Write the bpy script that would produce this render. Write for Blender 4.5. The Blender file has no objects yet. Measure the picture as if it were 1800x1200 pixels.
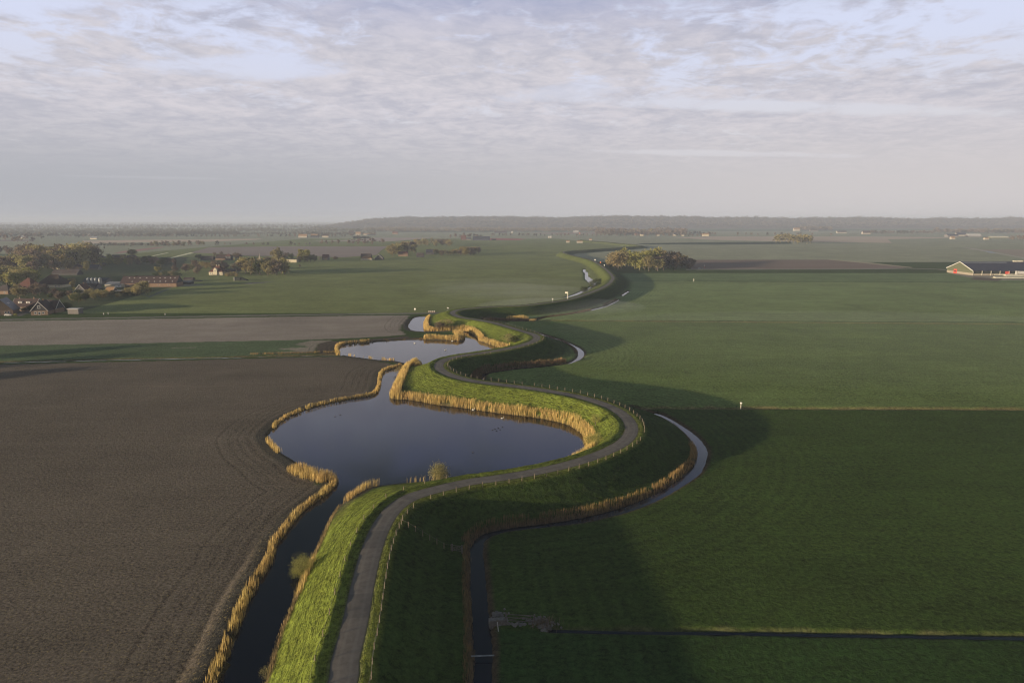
import bpy, bmesh, math, random
import numpy as np
from mathutils import Vector, Matrix
random.seed(7); np.random.seed(7)
R = math.radians
sc = bpy.context.scene
# ---------------------------------------------------------------- camera
H = 60.0
PITCH = math.atan((600 - 387.5) / 1200.0)
cam_d = bpy.data.cameras.new("camera"); cam = bpy.data.objects.new("camera", cam_d)
sc.collection.objects.link(cam); sc.camera = cam
cam.location = (0, 0, H); cam.rotation_euler = (math.pi / 2 - PITCH, 0, 0)
cam_d.lens = 24; cam_d.sensor_width = 36; cam_d.clip_start = 0.5; cam_d.clip_end = 80000
# ---------------------------------------------------------------- light
SUN_EL = R(5.7)
SD = Vector((-math.cos(R(28)), -math.sin(R(28)), math.tan(SUN_EL))).normalized()   # towards the sun
sd = bpy.data.lights.new("sun", 'SUN'); sun = bpy.data.objects.new("sun", sd)
sc.collection.objects.link(sun)
sun.rotation_euler = SD.to_track_quat('Z', 'Y').to_euler(); sun.location = (-300, -100, 120)
sd.energy = 5.0; sd.angle = R(0.6); sd.color = (1.0, 0.81, 0.56)
sc.view_settings.view_transform = 'Standard'; sc.view_settings.look = 'None'
sc.view_settings.exposure = 0.62; sc.view_settings.gamma = 1.0
sc.view_settings.use_curve_mapping = False
sc.cycles.volume_bounces = 0; sc.cycles.max_bounces = 6; sc.cycles.diffuse_bounces = 2
sc.cycles.use_adaptive_sampling = False; sc.cycles.use_denoising = True; sc.cycles.filter_width = 1.2
# ---------------------------------------------------------------- world
w = bpy.data.worlds.new("World"); sc.world = w; w.use_nodes = True
nt = w.node_tree; nt.nodes.clear()
def N(nt, t, **k):
    n = nt.nodes.new(t)
    for a, b in k.items():
        if a == 'i':
            for q, v in b.items(): n.inputs[q].default_value = v
        else: setattr(n, a, b)
    return n
def L(nt, a, b): nt.links.new(a, b)
def M(nt, op, a, b=None, clamp=False, c=None):
    n = nt.nodes.new('ShaderNodeMath'); n.operation = op; n.use_clamp = clamp
    for i, v in enumerate((a, b, c)):
        if v is None: continue
        if isinstance(v, (int, float)): n.inputs[i].default_value = v
        else: nt.links.new(v, n.inputs[i])
    return n.outputs[0]
def SS(nt, v, a, b):            # smoothstep a..b
    n = nt.nodes.new('ShaderNodeMapRange'); n.interpolation_type = 'SMOOTHSTEP'
    nt.links.new(v, n.inputs[0]); n.inputs[1].default_value = a; n.inputs[2].default_value = b
    return n.outputs[0]
def MIX(nt, f, a, b, mode='MIX'):
    n = nt.nodes.new('ShaderNodeMix'); n.data_type = 'RGBA'; n.blend_type = mode
    if isinstance(f, (int, float)): n.inputs[0].default_value = f
    else: nt.links.new(f, n.inputs[0])
    for i, v in ((6, a), (7, b)):
        if isinstance(v, tuple): n.inputs[i].default_value = (*v[:3], 1)
        else: nt.links.new(v, n.inputs[i])
    return n.outputs[2]
def NOISE(nt, vec, scale, detail=4, rough=.5, dist=0, dim='3D'):
    n = nt.nodes.new('ShaderNodeTexNoise'); n.noise_dimensions = dim
    n.inputs['Scale'].default_value = scale; n.inputs['Detail'].default_value = detail
    n.inputs['Roughness'].default_value = rough; n.inputs['Distortion'].default_value = dist
    if vec is not None: nt.links.new(vec, n.inputs['Vector'])
    return n
sky = N(nt, 'ShaderNodeTexSky', sky_type='NISHITA', sun_disc=False, sun_elevation=SUN_EL,
        sun_rotation=math.atan2(SD.x, SD.y), altitude=60.0, air_density=1.3, dust_density=2.0, ozone_density=1.5)
tc = N(nt, 'ShaderNodeTexCoord'); sp = N(nt, 'ShaderNodeSeparateXYZ'); L(nt, tc.outputs['Generated'], sp.inputs[0])
dx, dy, dz = sp.outputs
zz = M(nt, 'ADD', M(nt, 'MAXIMUM', dz, 0.0), 0.11)
u = M(nt, 'DIVIDE', dx, zz); v = M(nt, 'DIVIDE', dy, zz)
cb = N(nt, 'ShaderNodeCombineXYZ'); L(nt, u, cb.inputs[0]); L(nt, v, cb.inputs[1])
P = cb.outputs[0]
big = NOISE(nt, P, 0.6, 3, .5, .4).outputs[0]
mid = NOISE(nt, P, 4.6, 9, .62, .6).outputs[0]
fine = NOISE(nt, P, 14.0, 6, .6, .5).outputs[0]
cov = M(nt, 'ADD', M(nt, 'MULTIPLY', big, 1.25), M(nt, 'ADD', M(nt, 'MULTIPLY', mid, 0.95), M(nt, 'MULTIPLY', fine, 0.35)))
# overcast towards the horizon, broken higher, cleared above view to cut ambient light
bias = M(nt, 'MULTIPLY', dz, -1.1)
cov = M(nt, 'ADD', cov, bias)
hazeb = SS(nt, dz, 0.13, 0.05)
cover = SS(nt, cov, 0.80, 1.04)
cover = M(nt, 'MAXIMUM', cover, M(nt, 'MULTIPLY', hazeb, .97))
openz = SS(nt, dz, 0.50, 0.31)
cover = M(nt, 'MULTIPLY', cover, openz)
# breaks in the cloud sheet (azimuth, height, half sizes)
az_ = M(nt, 'DIVIDE', dx, M(nt, 'MAXIMUM', dy, .05)); el_ = M(nt, 'DIVIDE', dz, M(nt, 'MAXIMUM', dy, .05))
wn = NOISE(nt, P, 1.3, 6, .62, .3).outputs[0]; wn2 = NOISE(nt, P, 4.5, 5, .6, .2).outputs[0]
wn3 = NOISE(nt, P, 12.0, 5, .65, .3).outputs[0]; wsum = M(nt, 'ADD', M(nt, 'ADD', M(nt, 'MULTIPLY', wn, 2.8), M(nt, 'MULTIPLY', wn2, 2.2)), M(nt, 'MULTIPLY', wn3, 1.6))
for ga, ge, wa, we, tilt, gk in ((-.37,.213,.15,.020,0,.95), (.46,.155,.36,.010,-.03,1.0), (.33,.093,.21,.0045,-.02,.7), (.74,.30,.13,.035,0,.9), (-.66,.30,.17,.022,0,.9), (.06,.175,.10,.012,.08,.6), (-.5,.06,.16,.002,-.02,.15)):
    ea = M(nt, 'DIVIDE', M(nt, 'SUBTRACT', az_, ga), wa)
    ee = M(nt, 'DIVIDE', M(nt, 'SUBTRACT', el_, M(nt, 'ADD', ge, M(nt, 'MULTIPLY', M(nt, 'SUBTRACT', az_, ga), tilt))), we)
    rr_ = M(nt, 'ADD', M(nt, 'ADD', M(nt, 'MULTIPLY', ea, ea), M(nt, 'MULTIPLY', ee, ee)), M(nt, 'SUBTRACT', wsum, 3.3))
    cover = M(nt, 'MULTIPLY', cover, M(nt, 'SUBTRACT', 1.0, M(nt, 'MULTIPLY', SS(nt, rr_, 1.35, .05), gk)))
tone = NOISE(nt, P, 3.6, 8, .6, .8).outputs[0]
tone2 = NOISE(nt, P, 12.0, 6, .6, .5).outputs[0]
tn = M(nt, 'ADD', M(nt, 'MULTIPLY', tone, .6), M(nt, 'MULTIPLY', tone2, .4))
ccol = MIX(nt, SS(nt, tn, .32, .68), (.335, .335, .385), (.458, .436, .466))
# thick layer near the horizon: even grey-mauve, brighter and warmer to the right
hx = SS(nt, dx, -0.55, 0.6)
hcol = MIX(nt, hx, (.285, .290, .315), (.415, .392, .395))
low = SS(nt, dz, 0.16, 0.035)
ccol = MIX(nt, M(nt, 'MULTIPLY', SS(nt, dz, .20, .38), .9), ccol, (.165, .215, .40)); ccol = MIX(nt, low, ccol, hcol)
nish = N(nt, 'ShaderNodeMix', data_type='RGBA', blend_type='MULTIPLY'); nish.inputs[0].default_value = 1
L(nt, sky.outputs[0], nish.inputs[6]); nish.inputs[7].default_value = (1, 1, 1, 1)
bgS = N(nt, 'ShaderNodeBackground', i={'Strength': 0.07}); L(nt, nish.outputs[2], bgS.inputs[0])
# thin bright veil in the gaps low in the sky
veil = N(nt, 'ShaderNodeBackground', i={'Strength': 1.0}); L(nt, MIX(nt, SS(nt, dz, .10, .24), (.475, .465, .50), (.47, .50, .63)), veil.inputs[0])
gapm = N(nt, 'ShaderNodeMixShader'); L(nt, M(nt, 'MULTIPLY', SS(nt, dz, .40, .24), .92), gapm.inputs[0])
L(nt, bgS.outputs[0], gapm.inputs[1]); L(nt, veil.outputs[0], gapm.inputs[2])
bgC = N(nt, 'ShaderNodeBackground', i={'Strength': 1.0}); L(nt, ccol, bgC.inputs[0])
ms = N(nt, 'ShaderNodeMixShader'); L(nt, cover, ms.inputs[0]); L(nt, gapm.outputs[0], ms.inputs[1]); L(nt, bgC.outputs[0], ms.inputs[2])
wo = N(nt, 'ShaderNodeOutputWorld'); L(nt, ms.outputs[0], wo.inputs[0])
# ---------------------------------------------------------------- helpers
SP, CP = math.sin(PITCH), math.cos(PITCH)
def at(px, py, z=0.0):          # ground point of the traced photograph
    t = py - 600.0; den = SP * 1200 + CP * t
    return ((px - 900) / 1200.0 * (H - z) * 1200 / den, (H - z) * (CP * 1200 - SP * t) / den)
def dist_px(py, z=0.0):
    return (H - z) * 1200 / (SP * 1200 + CP * (py - 600.0))
def atl(pts, z=0.0): return [at(a, b, z) for a, b in pts]
def smooth(pts, n=6, closed=False):
    P = [np.array(p, float) for p in pts]; out = []
    m = len(P); rng = range(m if closed else m - 1)
    for i in rng:
        p1, p2 = P[i], P[(i + 1) % m]
        p0 = P[i - 1] if (closed or i > 0) else 2 * p1 - p2
        p3 = P[(i + 2) % m] if (closed or i + 2 < m) else 2 * p2 - p1
        for k in range(n):
            t = k / n
            out.append(.5 * ((2 * p1) + (-p0 + p2) * t + (2 * p0 - 5 * p1 + 4 * p2 - p3) * t * t + (-p0 + 3 * p1 - 3 * p2 + p3) * t ** 3))
    if not closed: out.append(P[-1])
    return np.array(out)
def poly_dist(x, y, line, closed=False, chunk=60000):
    """distance, sign (+ right of the line), arc length"""
    A = np.asarray(line); B = np.roll(A, -1, 0) if closed else A[1:]
    A = A if closed else A[:-1]
    D = B - A; LL = np.maximum((D ** 2).sum(1), 1e-9); seg = np.sqrt(LL); S = np.concatenate([[0], np.cumsum(seg)])[:-1]
    n = len(x); dd = np.empty(n); sg = np.empty(n); ss = np.empty(n)
    for c in range(0, n, chunk):
        X = x[c:c + chunk, None]; Y = y[c:c + chunk, None]
        t = np.clip(((X - A[:, 0]) * D[:, 0] + (Y - A[:, 1]) * D[:, 1]) / LL, 0, 1)
        ex = X - A[:, 0] - t * D[:, 0]; ey = Y - A[:, 1] - t * D[:, 1]
        q = ex * ex + ey * ey; k = q.argmin(1); r = np.arange(len(k))
        dd[c:c + chunk] = np.sqrt(q[r, k])
        cr = D[k, 0] * ey[r, k] - D[k, 1] * ex[r, k]
        sg[c:c + chunk] = np.where(cr > 0, -1, 1); ss[c:c + chunk] = S[k] + t[r, k] * seg[k]
    return dd, sg, ss
def inside(x, y, poly):
    c = np.zeros(len(x), bool); P = np.asarray(poly); n = len(P)
    for i in range(n):
        x1, y1 = P[i]; x2, y2 = P[(i + 1) % n]
        if y1 == y2: continue
        m = ((y1 > y) != (y2 > y)) & (x < (x2 - x1) * (y - y1) / (y2 - y1) + x1)
        c ^= m
    return c
def sd_poly(x, y, poly):        # + inside
    d = np.full(len(x), -60.0); P = np.asarray(poly)
    m = (x > P[:, 0].min() - 50) & (x < P[:, 0].max() + 50) & (y > P[:, 1].min() - 50) & (y < P[:, 1].max() + 50)
    if m.any():
        a, _, _ = poly_dist(x[m], y[m], P, True); i = inside(x[m], y[m], P)
        d[m] = np.where(i, a, -a)
    return d
# ---------------------------------------------------------------- traced lines (photograph pixels -> ground)
road_px = [(590,1240),(602,1198),(604,1171),(623,1098),(638,1025),(653,967),(671,923),(692,894),(719,875),(745,866),(783,856),
 (825,847),(875,840),(925,832),(970,823),(1010,813),(1045,801.5),(1075,789),(1098,775),(1109,760),(1109,746),(1098,731),
 (1080,718.5),(1052,707),(1015,696.5),(967,687.5),(925,681),(883,676),(842,671),(815,666),(793,659.5),(777,651.5),(771,643),
 (777,635),(795,628.5),(820,624),(855,619),(892,612.5),(920,606),(939,599),(944,593),(937,587.5),(917,581.5),(892,574),(867,567),(836,561.5),
 (812,558),(799,553.5),(796,549),(804,545),(825,542),(867,539),(917,537),(967,531.5),(1000,526),(1033,516),(1058,506),
 (1072,497),(1077,488),(1072,480),(1062,471),(1051,463.5),(1038,457),(1015,451),(998,447),(990,443.5),(1000,441),(1050,437.5),(1100,434),(1125,432),(1118,430),(1085,427),(1065,425),(1040,423),(1020,421)]
road_w = atl(road_px, 4.75)
x0, y0 = road_w[1]; road_w = [(x0 + 3.5, -60.0), (x0 + 2.2, 20.0), (x0 + 1.0, 50.0)] + road_w[1:]
ROAD = smooth(road_w, 8)
ROADN = ROAD[ROAD[:, 1] < 2300]
pond_px = [(382,1198),(399,1159),(417,1112),(434,1066),(457,1022),(478,987),(487,958),(504,935),(527,905),(545,890),(572,870),(588,856),(593,848),
 (584,842),(566,838),(548,832),(532,822),(513,807),(500,800),(487,791),(476,777),(471,767),(477,758),(489,746),(505,735),(522,727),(545,718),(567,712),(600,705),(633,699.5),
 (653,696),(663,690),(668,680),(672,658),(683,650),(703,645.5),(713,640),(703,636),(690,634.5),(673,634),(640,630),(612,626),(598,622),(595,614),(598,608),(610,605.5),
 (650,601.5),(717,597),(750,597),(800,599),(813,597.5),(817,591),(806,584.5),(780,583),(740,583),(723,580),(718,573),(721,566),(729,558),(740,556),(755,556.5),(749,562),(745,571),
 (747,579.5),(757,582),(785,582.5),(812,582),(828,586.5),(838,593),(842,599),(857,604),(874,610),(890,613),(890,625),(800,645),(745,650),(735,640),(722,642),(710,648),(701,662),(694,678),(687,692),(688,700),
 (708,701.5),(735,705),(767,711),(817,717),(850,722),(900,728.5),(950,735),(983,742),(1003,748.5),(1017,758),(1026,766),(1030,782),(1040,800),(1000,835),(900,852),(830,849),(770,848.5),(730,850),(690,852.5),(657,857),
 (634,865),(613,878),(592,894),(574,926),(557,964),(542,996),(527,1031),(510,1072),(492,1112),(478,1156),(466,1197)]
pw = atl(pond_px, -0.4)
a0, a1 = pw[0], pw[-1]
POND = smooth([(a0[0] - 9, 10.0), (a0[0] - 4, 50.0)] + pw + [(a1[0] + 1.0, 55.0), (a1[0] + 1.0, 10.0)], 3, True)
dl = [(832,1198),(830,1142),(829,1083),(826,1025),(826,972),(833,952),(848,939),(870,933),(900,927.5),(973,918),(1046,905),(1104,888),(1148,870),(1183,850),(1208,830),(1222,813),(1225,797),(1217,777),(1200,757),(1175,740),(1150,728),(1128,721),(1112,716)]
dr = [(1114,715.5),(1138,722.5),(1167,730),(1200,749),(1225,767),(1240,785),(1244,800),(1237,822),(1225,838),(1183,865),(1148,884),(1090,905),(1017,921),(958,928),(900,934.5),(877,939),(856,948),(849,967),(854,1025),(858,1069),(862,1098),(865,1142),(864,1198)]
dw = atl(dl, -.5); dw2 = atl(dr, -.5)
DITCH1 = smooth([(dw[0][0] + .3, 10.0)] + dw + dw2 + [(dw2[-1][0] + .5, 10.0)], 3, True)
DITCH2 = smooth(atl([(845,668),(847,661),(856,655.5),(880,652),(917,647),(960,643),(997,639),(1012,631),(1016,623),(1012,614.5),(1001,607),(985,600),(960,592),(940,586),
  (941,584),(962,590),(988,598),(1007,606),(1022,614),(1027,623),(1020,632),(1000,640),(960,645.5),(917,649.5),(880,654.5),(858,658),(852,663),(850,669)], -.5), 3, True)
DITCH3 = smooth(atl([(836,566),(850,559),(880,560),(915,562.5),(930,562),(940,561),(960,556.5),(1000,551.5),(1040,543.5),(1064,537.5),(1085,527.2),(1087,528.5),(1068,538.5),(1042,546),(1000,553.5),(962,558.5),(943,563.5),(920,565.5),(880,564),(858,563),(850,568)], -.5), 3, True)
DITCH4 = smooth(atl([(1092,519.5),(1103,512),(1106,512.2),(1095,520.5)], -.5), 2, True)
CREEK = smooth(atl([(1024,471),(1032,479),(1035,487),(1046,494),(1050,499),(1044,504.5),(1025,514.5),(1005,521.5),(990,524),(1010,517),(1030,508),(1040,502.5),(1036,497.5),(1029,490),(1028,482)], -.4), 3, True)
field_lines = [   # (points px, depth, half width)
 ([(964,1104),(1100,1107),(1300,1109),(1500,1112.5),(1800,1117.5),(2300,1126)], .85, .85),
 ([(1136,715.5),(1300,716.5),(1800,718.5),(2300,720)], .55, 1.5),
 ([(932,562.5),(1200,565),(1800,569.5),(2300,573)], .4, 1.8),
 ([(1135,494),(1800,496.2),(2300,497.5)], .6, 2.0),
 ([(-300,642),(0,636),(200,631),(400,627.5),(597,623)], .7, 1.8)]
FL = [(np.array(atl(p)), d, h) for p, d, h in field_lines]
prof_d = [-16,-11.6,-10.8,-4.0,-3.4,-2.6,-1.9,1.9,2.3,3.5,4.3,11.5,14.5,20]
prof_z = [0.0,0.12,0.35,4.95,5.02,4.82,4.74,4.74,4.84,4.78,4.45,0.75,0.3,0.0]
def vnoise(x, y, s, seed=0):
    x = x / s + seed * 17.3; y = y / s + seed * 9.1
    xi = np.floor(x).astype(np.int64); yi = np.floor(y).astype(np.int64); fx = x - xi; fy = y - yi
    def h(a, b):
        n = (a * 374761393 + b * 668265263 + seed * 974711) & 0xffffffff
        n = ((n ^ (n >> 13)) * 1274126177) & 0xffffffff
        return ((n ^ (n >> 16)) & 0xffff) / 65535.0
    fx = fx * fx * (3 - 2 * fx); fy = fy * fy * (3 - 2 * fy)
    return (h(xi, yi) * (1 - fx) + h(xi + 1, yi) * fx) * (1 - fy) + (h(xi, yi + 1) * (1 - fx) + h(xi + 1, yi + 1) * fx) * fy
def terrain(x, y):
    x = np.asarray(x, float); y = np.asarray(y, float); n = len(x)
    near = (y < 2300) & (np.abs(x) < 700)
    d = np.full(n, 60.0); sg = np.ones(n); s = np.zeros(n)
    if near.any(): d[near], sg[near], s[near] = poly_dist(x[near], y[near], ROADN)
    dsgn = d * sg
    z = np.interp(dsgn, prof_d, prof_z)
    wob = (vnoise(x, y, 1.6, 3) - .5) * .14 + (vnoise(x, y, 5, 4) - .5) * .12
    grassy = np.clip((d - 2.1) / 1.0, 0, 1) * np.clip((17 - d) / 4, 0, 1)
    z = z + wob * grassy
    sp_ = sd_poly(x, y, POND); sp_ = np.minimum(sp_, np.where(sg < 0, d - 10.7, -d))
    wd_ = np.maximum(-sp_, 0); tt = np.clip((d - 4) / np.maximum((d - 4) + wd_, .5), 0, 1)
    kk = np.where((sg < 0) & (d > 4), np.clip((24 - (d - 4) - wd_) / 7, 0, 1), 0)
    z = z * (1 - kk) + (4.95 * (1 - tt) + .05 * tt + wob * .8) * kk
    sdt = np.maximum.reduce([sd_poly(x, y, q) for q in (DITCH1, DITCH2, DITCH3, DITCH4)])
    sdt = np.minimum(sdt, d - 9.5)
    sc_ = np.minimum(sd_poly(x, y, CREEK), d - 7.0)
    jit = (vnoise(x, y, 1.1, 6) - .5) * .5
    for q, wl in ((sp_ + jit, -.4), (sdt + jit * .6, -.5), (sc_, -.4)):
        bank = np.where(q > 0, wl - np.minimum(1.2, q * .6) - .02, wl + np.minimum(-q * .85, 7.0))
        z = np.where(q > -12, np.minimum(z, bank), z)
    fm = np.full(n, 9.0)
    for ln, dep, hw in FL:
        m = (y > ln[:, 1].min() - 12) & (y < ln[:, 1].max() + 12)
        if not m.any(): continue
        e, _, _ = poly_dist(x[m], y[m], ln)
        e = e + (vnoise(x[m], y[m], 2.5, 9) - .5) * hw * .5
        z[m] -= dep * np.clip(1.15 - e / hw, 0, 1) * np.where(d[m] > 12, 1, 0)
        fm[m] = np.minimum(fm[m], e / hw)
    return z, dsgn, s, sp_, sdt, sc_, fm
def ground_z(x, y): return terrain(np.atleast_1d(x), np.atleast_1d(y))[0]
def gz(x, y): return float(ground_z(x, y)[0])
# ---------------------------------------------------------------- object helpers
COL = sc.collection
def tag(o, label=None, cat=None, group=None, kind=None):
    if label: o['label'] = label
    if cat: o['category'] = cat
    if group: o['group'] = group
    if kind: o['kind'] = kind
    return o
def link(name, me, mat=None, parent=None):
    o = bpy.data.objects.new(name, me); COL.objects.link(o)
    if mat is not None and me is not None and not me.materials: me.materials.append(mat)
    if parent is not None: o.parent = parent
    return o
def empty(name, loc, rz=0):
    o = bpy.data.objects.new(name, None); COL.objects.link(o); o.location = loc; o.rotation_euler = (0, 0, rz)
    o.empty_display_size = .5
    return o
def mesh_np(name, V, F, smooth_=False):
    me = bpy.data.meshes.new(name); V = np.asarray(V, np.float32); F = np.asarray(F, np.int32)
    k = F.shape[1]
    me.vertices.add(len(V)); me.vertices.foreach_set('co', V.ravel())
    me.loops.add(F.size); me.loops.foreach_set('vertex_index', F.ravel())
    me.polygons.add(len(F)); me.polygons.foreach_set('loop_start', np.arange(0, F.size, k, dtype=np.int32))
    me.polygons.foreach_set('loop_total', np.full(len(F), k, np.int32))
    me.update(calc_edges=True); me.polygons.foreach_set('use_smooth', np.full(len(F), smooth_)); me.validate()
    return me
def pmat(name, col, rough=.9, spec=.2, metal=0, bump=None, var=None, objvar=0, alpha=None, sub=None):
    m = bpy.data.materials.new(name); m.use_nodes = True; nt = m.node_tree
    b = nt.nodes['Principled BSDF']; b.inputs['Roughness'].default_value = rough; b.inputs['Metallic'].default_value = metal
    b.inputs['Specular IOR Level'].default_value = spec
    c = None
    if var:       # (scale, second colour, contrast lo, hi)
        tcn = N(nt, 'ShaderNodeTexCoord')
        n = NOISE(nt, tcn.outputs['Object'], var[0], 4, .6)
        c = MIX(nt, SS(nt, n.outputs[0], var[2] if len(var) > 2 else .35, var[3] if len(var) > 3 else .65), col, var[1])
    if objvar:
        oi = N(nt, 'ShaderNodeObjectInfo'); hs = N(nt, 'ShaderNodeHueSaturation')
        L(nt, M(nt, 'ADD', M(nt, 'MULTIPLY', oi.outputs['Random'], objvar), 1 - objvar / 2), hs.inputs['Value'])
        L(nt, M(nt, 'ADD', M(nt, 'MULTIPLY', M(nt, 'FRACT', M(nt, 'MULTIPLY', oi.outputs['Random'], 7.31)), objvar * .07), .5 - objvar * .035), hs.inputs['Hue'])
        if c is not None: L(nt, c, hs.inputs['Color'])
        else: hs.inputs['Color'].default_value = (*col, 1)
        c = hs.outputs[0]
    if c is not None: L(nt, c, b.inputs['Base Color'])
    else: b.inputs['Base Color'].default_value = (*col, 1)
    if bump:
        tcn = N(nt, 'ShaderNodeTexCoord'); n = NOISE(nt, tcn.outputs['Object'], bump[0], 4, .6)
        bp = N(nt, 'ShaderNodeBump', i={'Distance': bump[1], 'Strength': 1.0}); L(nt, n.outputs[0], bp.inputs['Height']); L(nt, bp.outputs[0], b.inputs['Normal'])
    return m
# ---------------------------------------------------------------- ground sheet
def geo(a, b, r):
    out = [a]
    while out[-1] < b: out.append(out[-1] * r)
    return out
ys = np.array([-40, -10, 12, 30, 45] + geo(56, 1000, 1.0040) + geo(1012, 2300, 1.010) + geo(2350, 30000, 1.05))
uc = np.arange(-.86, .8601, .0034)
us = np.concatenate([[-9, -6, -4, -3, -2.2, -1.7, -1.4, -1.2, -1.1, -1.0, -.93], uc, [.93, 1.0, 1.1, 1.2, 1.4, 1.7, 2.2, 3, 4, 6, 9]])
NY, NU = len(ys), len(us)
Yg = np.repeat(ys, NU); Xg = np.tile(us, NY) * np.maximum(Yg, 45.0)
Zg, D_, S_, SPOND, SDIT, SCRK, FM = terrain(Xg, Yg)
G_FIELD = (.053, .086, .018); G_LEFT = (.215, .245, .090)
cg = np.empty((len(Xg), 3)); cg[:] = G_FIELD
soil = np.zeros(len(Xg)); lush = np.zeros(len(Xg))
def paint(px, col, so=0, sm=0, feather=.6, side=0):
    P = np.array(atl(px)); m = ((D_ * side) >= 0) & (Xg > P[:, 0].min() - 5) & (Xg < P[:, 0].max() + 5) & (Yg > P[:, 1].min() - 5) & (Yg < P[:, 1].max() + 5)
    s = sd_poly(Xg[m], Yg[m], P); s = s + (vnoise(Xg[m], Yg[m], 1.5, 5) - .5) * feather * 2
    k = np.clip(s / feather + .5, 0, 1)[:, None]
    cg[m] = cg[m] * (1 - k) + np.array(col) * k; soil[m] = soil[m] * (1 - k[:, 0]) + so * k[:, 0]
cg[Yg > 1000] = (.345, .355, .24)  # far plain paled in its colour, standing in for low mist
left = (D_ < 0) & (Yg < 1000) & (Yg > 0)
cg[(D_ < 0) & (Yg > 445)] = G_LEFT
# greens between the field ditches on the right, paled to suggest mist
paint([(900,480),(2600,480),(2600,497),(900,494.5)], (.17,.23,.10), side=1)
paint([(900,494.5),(2600,497),(2600,569.5),(900,562)], (.225,.285,.120), side=1)
paint([(900,563),(2600,570),(2600,718.5),(1100,715.5),(760,640)], (.150,.205,.060), side=1)
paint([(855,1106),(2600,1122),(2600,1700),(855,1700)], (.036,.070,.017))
# village ground: gardens and yards
paint([(-300,470),(60,455),(150,450),(330,452),(300,505),(240,520),(150,545),(0,556),(-300,560)], (.075,.095,.040), 0, 2)
paint([(35,556),(60,546),(66,540),(50,536),(46,541),(25,553)], (.16,.15,.14), 1)
# left side fields
paint([(-500,568),(0,564.5),(300,560),(600,555),(719,554),(714,563),(704,573),(703,580),(713,588),(680,591),(600,595),(500,598),(250,603),(0,607.5),(-500,614)], (.345,.300,.262), 1)
paint([(-500,614),(0,607.5),(250,603),(500,598),(556,597),(556,610),(552,622),(400,626),(200,630),(0,634.5),(-500,645)], (.110,.155,.075))
paint([(520,604),(556,598),(585,598),(560,606),(556,612),(552,620),(470,621),(520,617),(490,612),(540,610)], (.30,.27,.22), 1, feather=1.5)
paint([(300,611),(345,610),(345,611.2),(300,612)], (.25,.24,.18), .5)
paint([(560,604),(575,600),(600,599),(640,597),(700,592),(714,590),(722,594),(650,600),(605,604),(596,612),(594,622),(560,622),(554,616)], (.10,.082,.066), 1)
paint([(-600,652),(0,640.5),(300,634),(590,626.5),(640,632),(680,638),(700,643.5),(676,649),(661,656),(656,674),(648,690),(630,697),(560,709),(530,716),(500,727),(476,742),(462,756),(459,770),(466,785),
       (480,800),(505,818),(530,833),(556,850),(562,856),(560,866),(520,900),(498,925),(478,955),(462,985),(444,1020),(420,1062),(400,1100),(372,1152),(345,1205),(300,1300),(200,1700),(-2500,1700),(-2500,700)], (.155,.130,.103), 1)
# lane along the left fields
paint([(-500,566),(0,560.5),(300,556),(500,552.5),(600,551.5),(700,550),(782,549),(790,547.5),(792,550),(780,551.5),(700,552),(600,553.3),(500,554.6),(300,558),(0,562.8),(-500,570)], (.22,.21,.185), 1, feather=.3)
paint([(240,512),(262,523),(285,513),(308,503),(306,502),(283,511.5),(262,521)], (.16,.17,.15), 0)
paint([(425,498.5),(440,497),(482,494.5),(470,496.5),(440,499)], (.36,.32,.28), 1, feather=2)
paint([(310,501),(330,499),(368,500.5),(340,502.5),(315,504)], (.25,.24,.18), .5, feather=2)
paint([(1640,473.5),(1665,474),(1668,480),(1700,487),(1745,492),(1900,494),(1900,485),(1760,480)], (.34,.31,.25), 1)
paint([(1712,487),(1762,490),(1755,494.2),(1706,491.5)], (.15,.12,.10), 1)
# banks, dike and wet margins
k = np.clip((SPOND + 4.2) / 1.2, 0, 1)[:, None] * ((D_ < -11.5) & (Yg < 420))[:, None]
cg = cg * (1 - k) + np.array((.070, .066, .056)) * k; soil = np.maximum(soil, k[:, 0] * .8)
isdike = (np.abs(D_) < 17) & (Yg < 2300)
near_l = np.clip((17 - np.abs(D_)) / 4, 0, 1)[:, None] * ((D_ < 0) & (SPOND > -30))[:, None]
cg = cg * (1 - near_l) + np.array((.135, .168, .028)) * near_l
near_l2 = np.clip((14 - np.abs(D_)) / 3, 0, 1)[:, None] * ((D_ < 0) & (SPOND <= -30))[:, None]
cg = cg * (1 - near_l2) + np.array((.115, .140, .036)) * near_l2
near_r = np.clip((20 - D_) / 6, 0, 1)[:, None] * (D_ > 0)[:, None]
cg = cg * (1 - near_r) + np.array((.042, .068, .015)) * near_r  # shaded side: grass colour darkened to deepen the dike's shade
vg = np.clip((4.3 - D_) / .8, 0, 1)[:, None] * (D_ > 0)[:, None]
cg = cg * (1 - vg) + np.array((.125, .145, .028)) * vg
lush = np.where(D_ < 0, near_l[:, 0], .0) + vg[:, 0] * .5
edge = np.clip(1 - np.abs(np.abs(D_) - 1.9) / .35, 0, 1)[:, None]
cg = cg * (1 - edge * .6) + np.array((.12, .11, .07)) * edge * .6
for q, c, wd in ((SDIT, (.10, .075, .045), 1.3), (SPOND, (.12, .09, .045), 1.0), (SCRK, (.07, .08, .04), 1.0)):
    m = (q > -wd * 2)
    kk = np.clip((q + wd) / (wd * .6), 0, 1)[:, None]
    kk[q > -.2] = 1
    cg = cg * (1 - kk) + np.array(c) * kk
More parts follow.
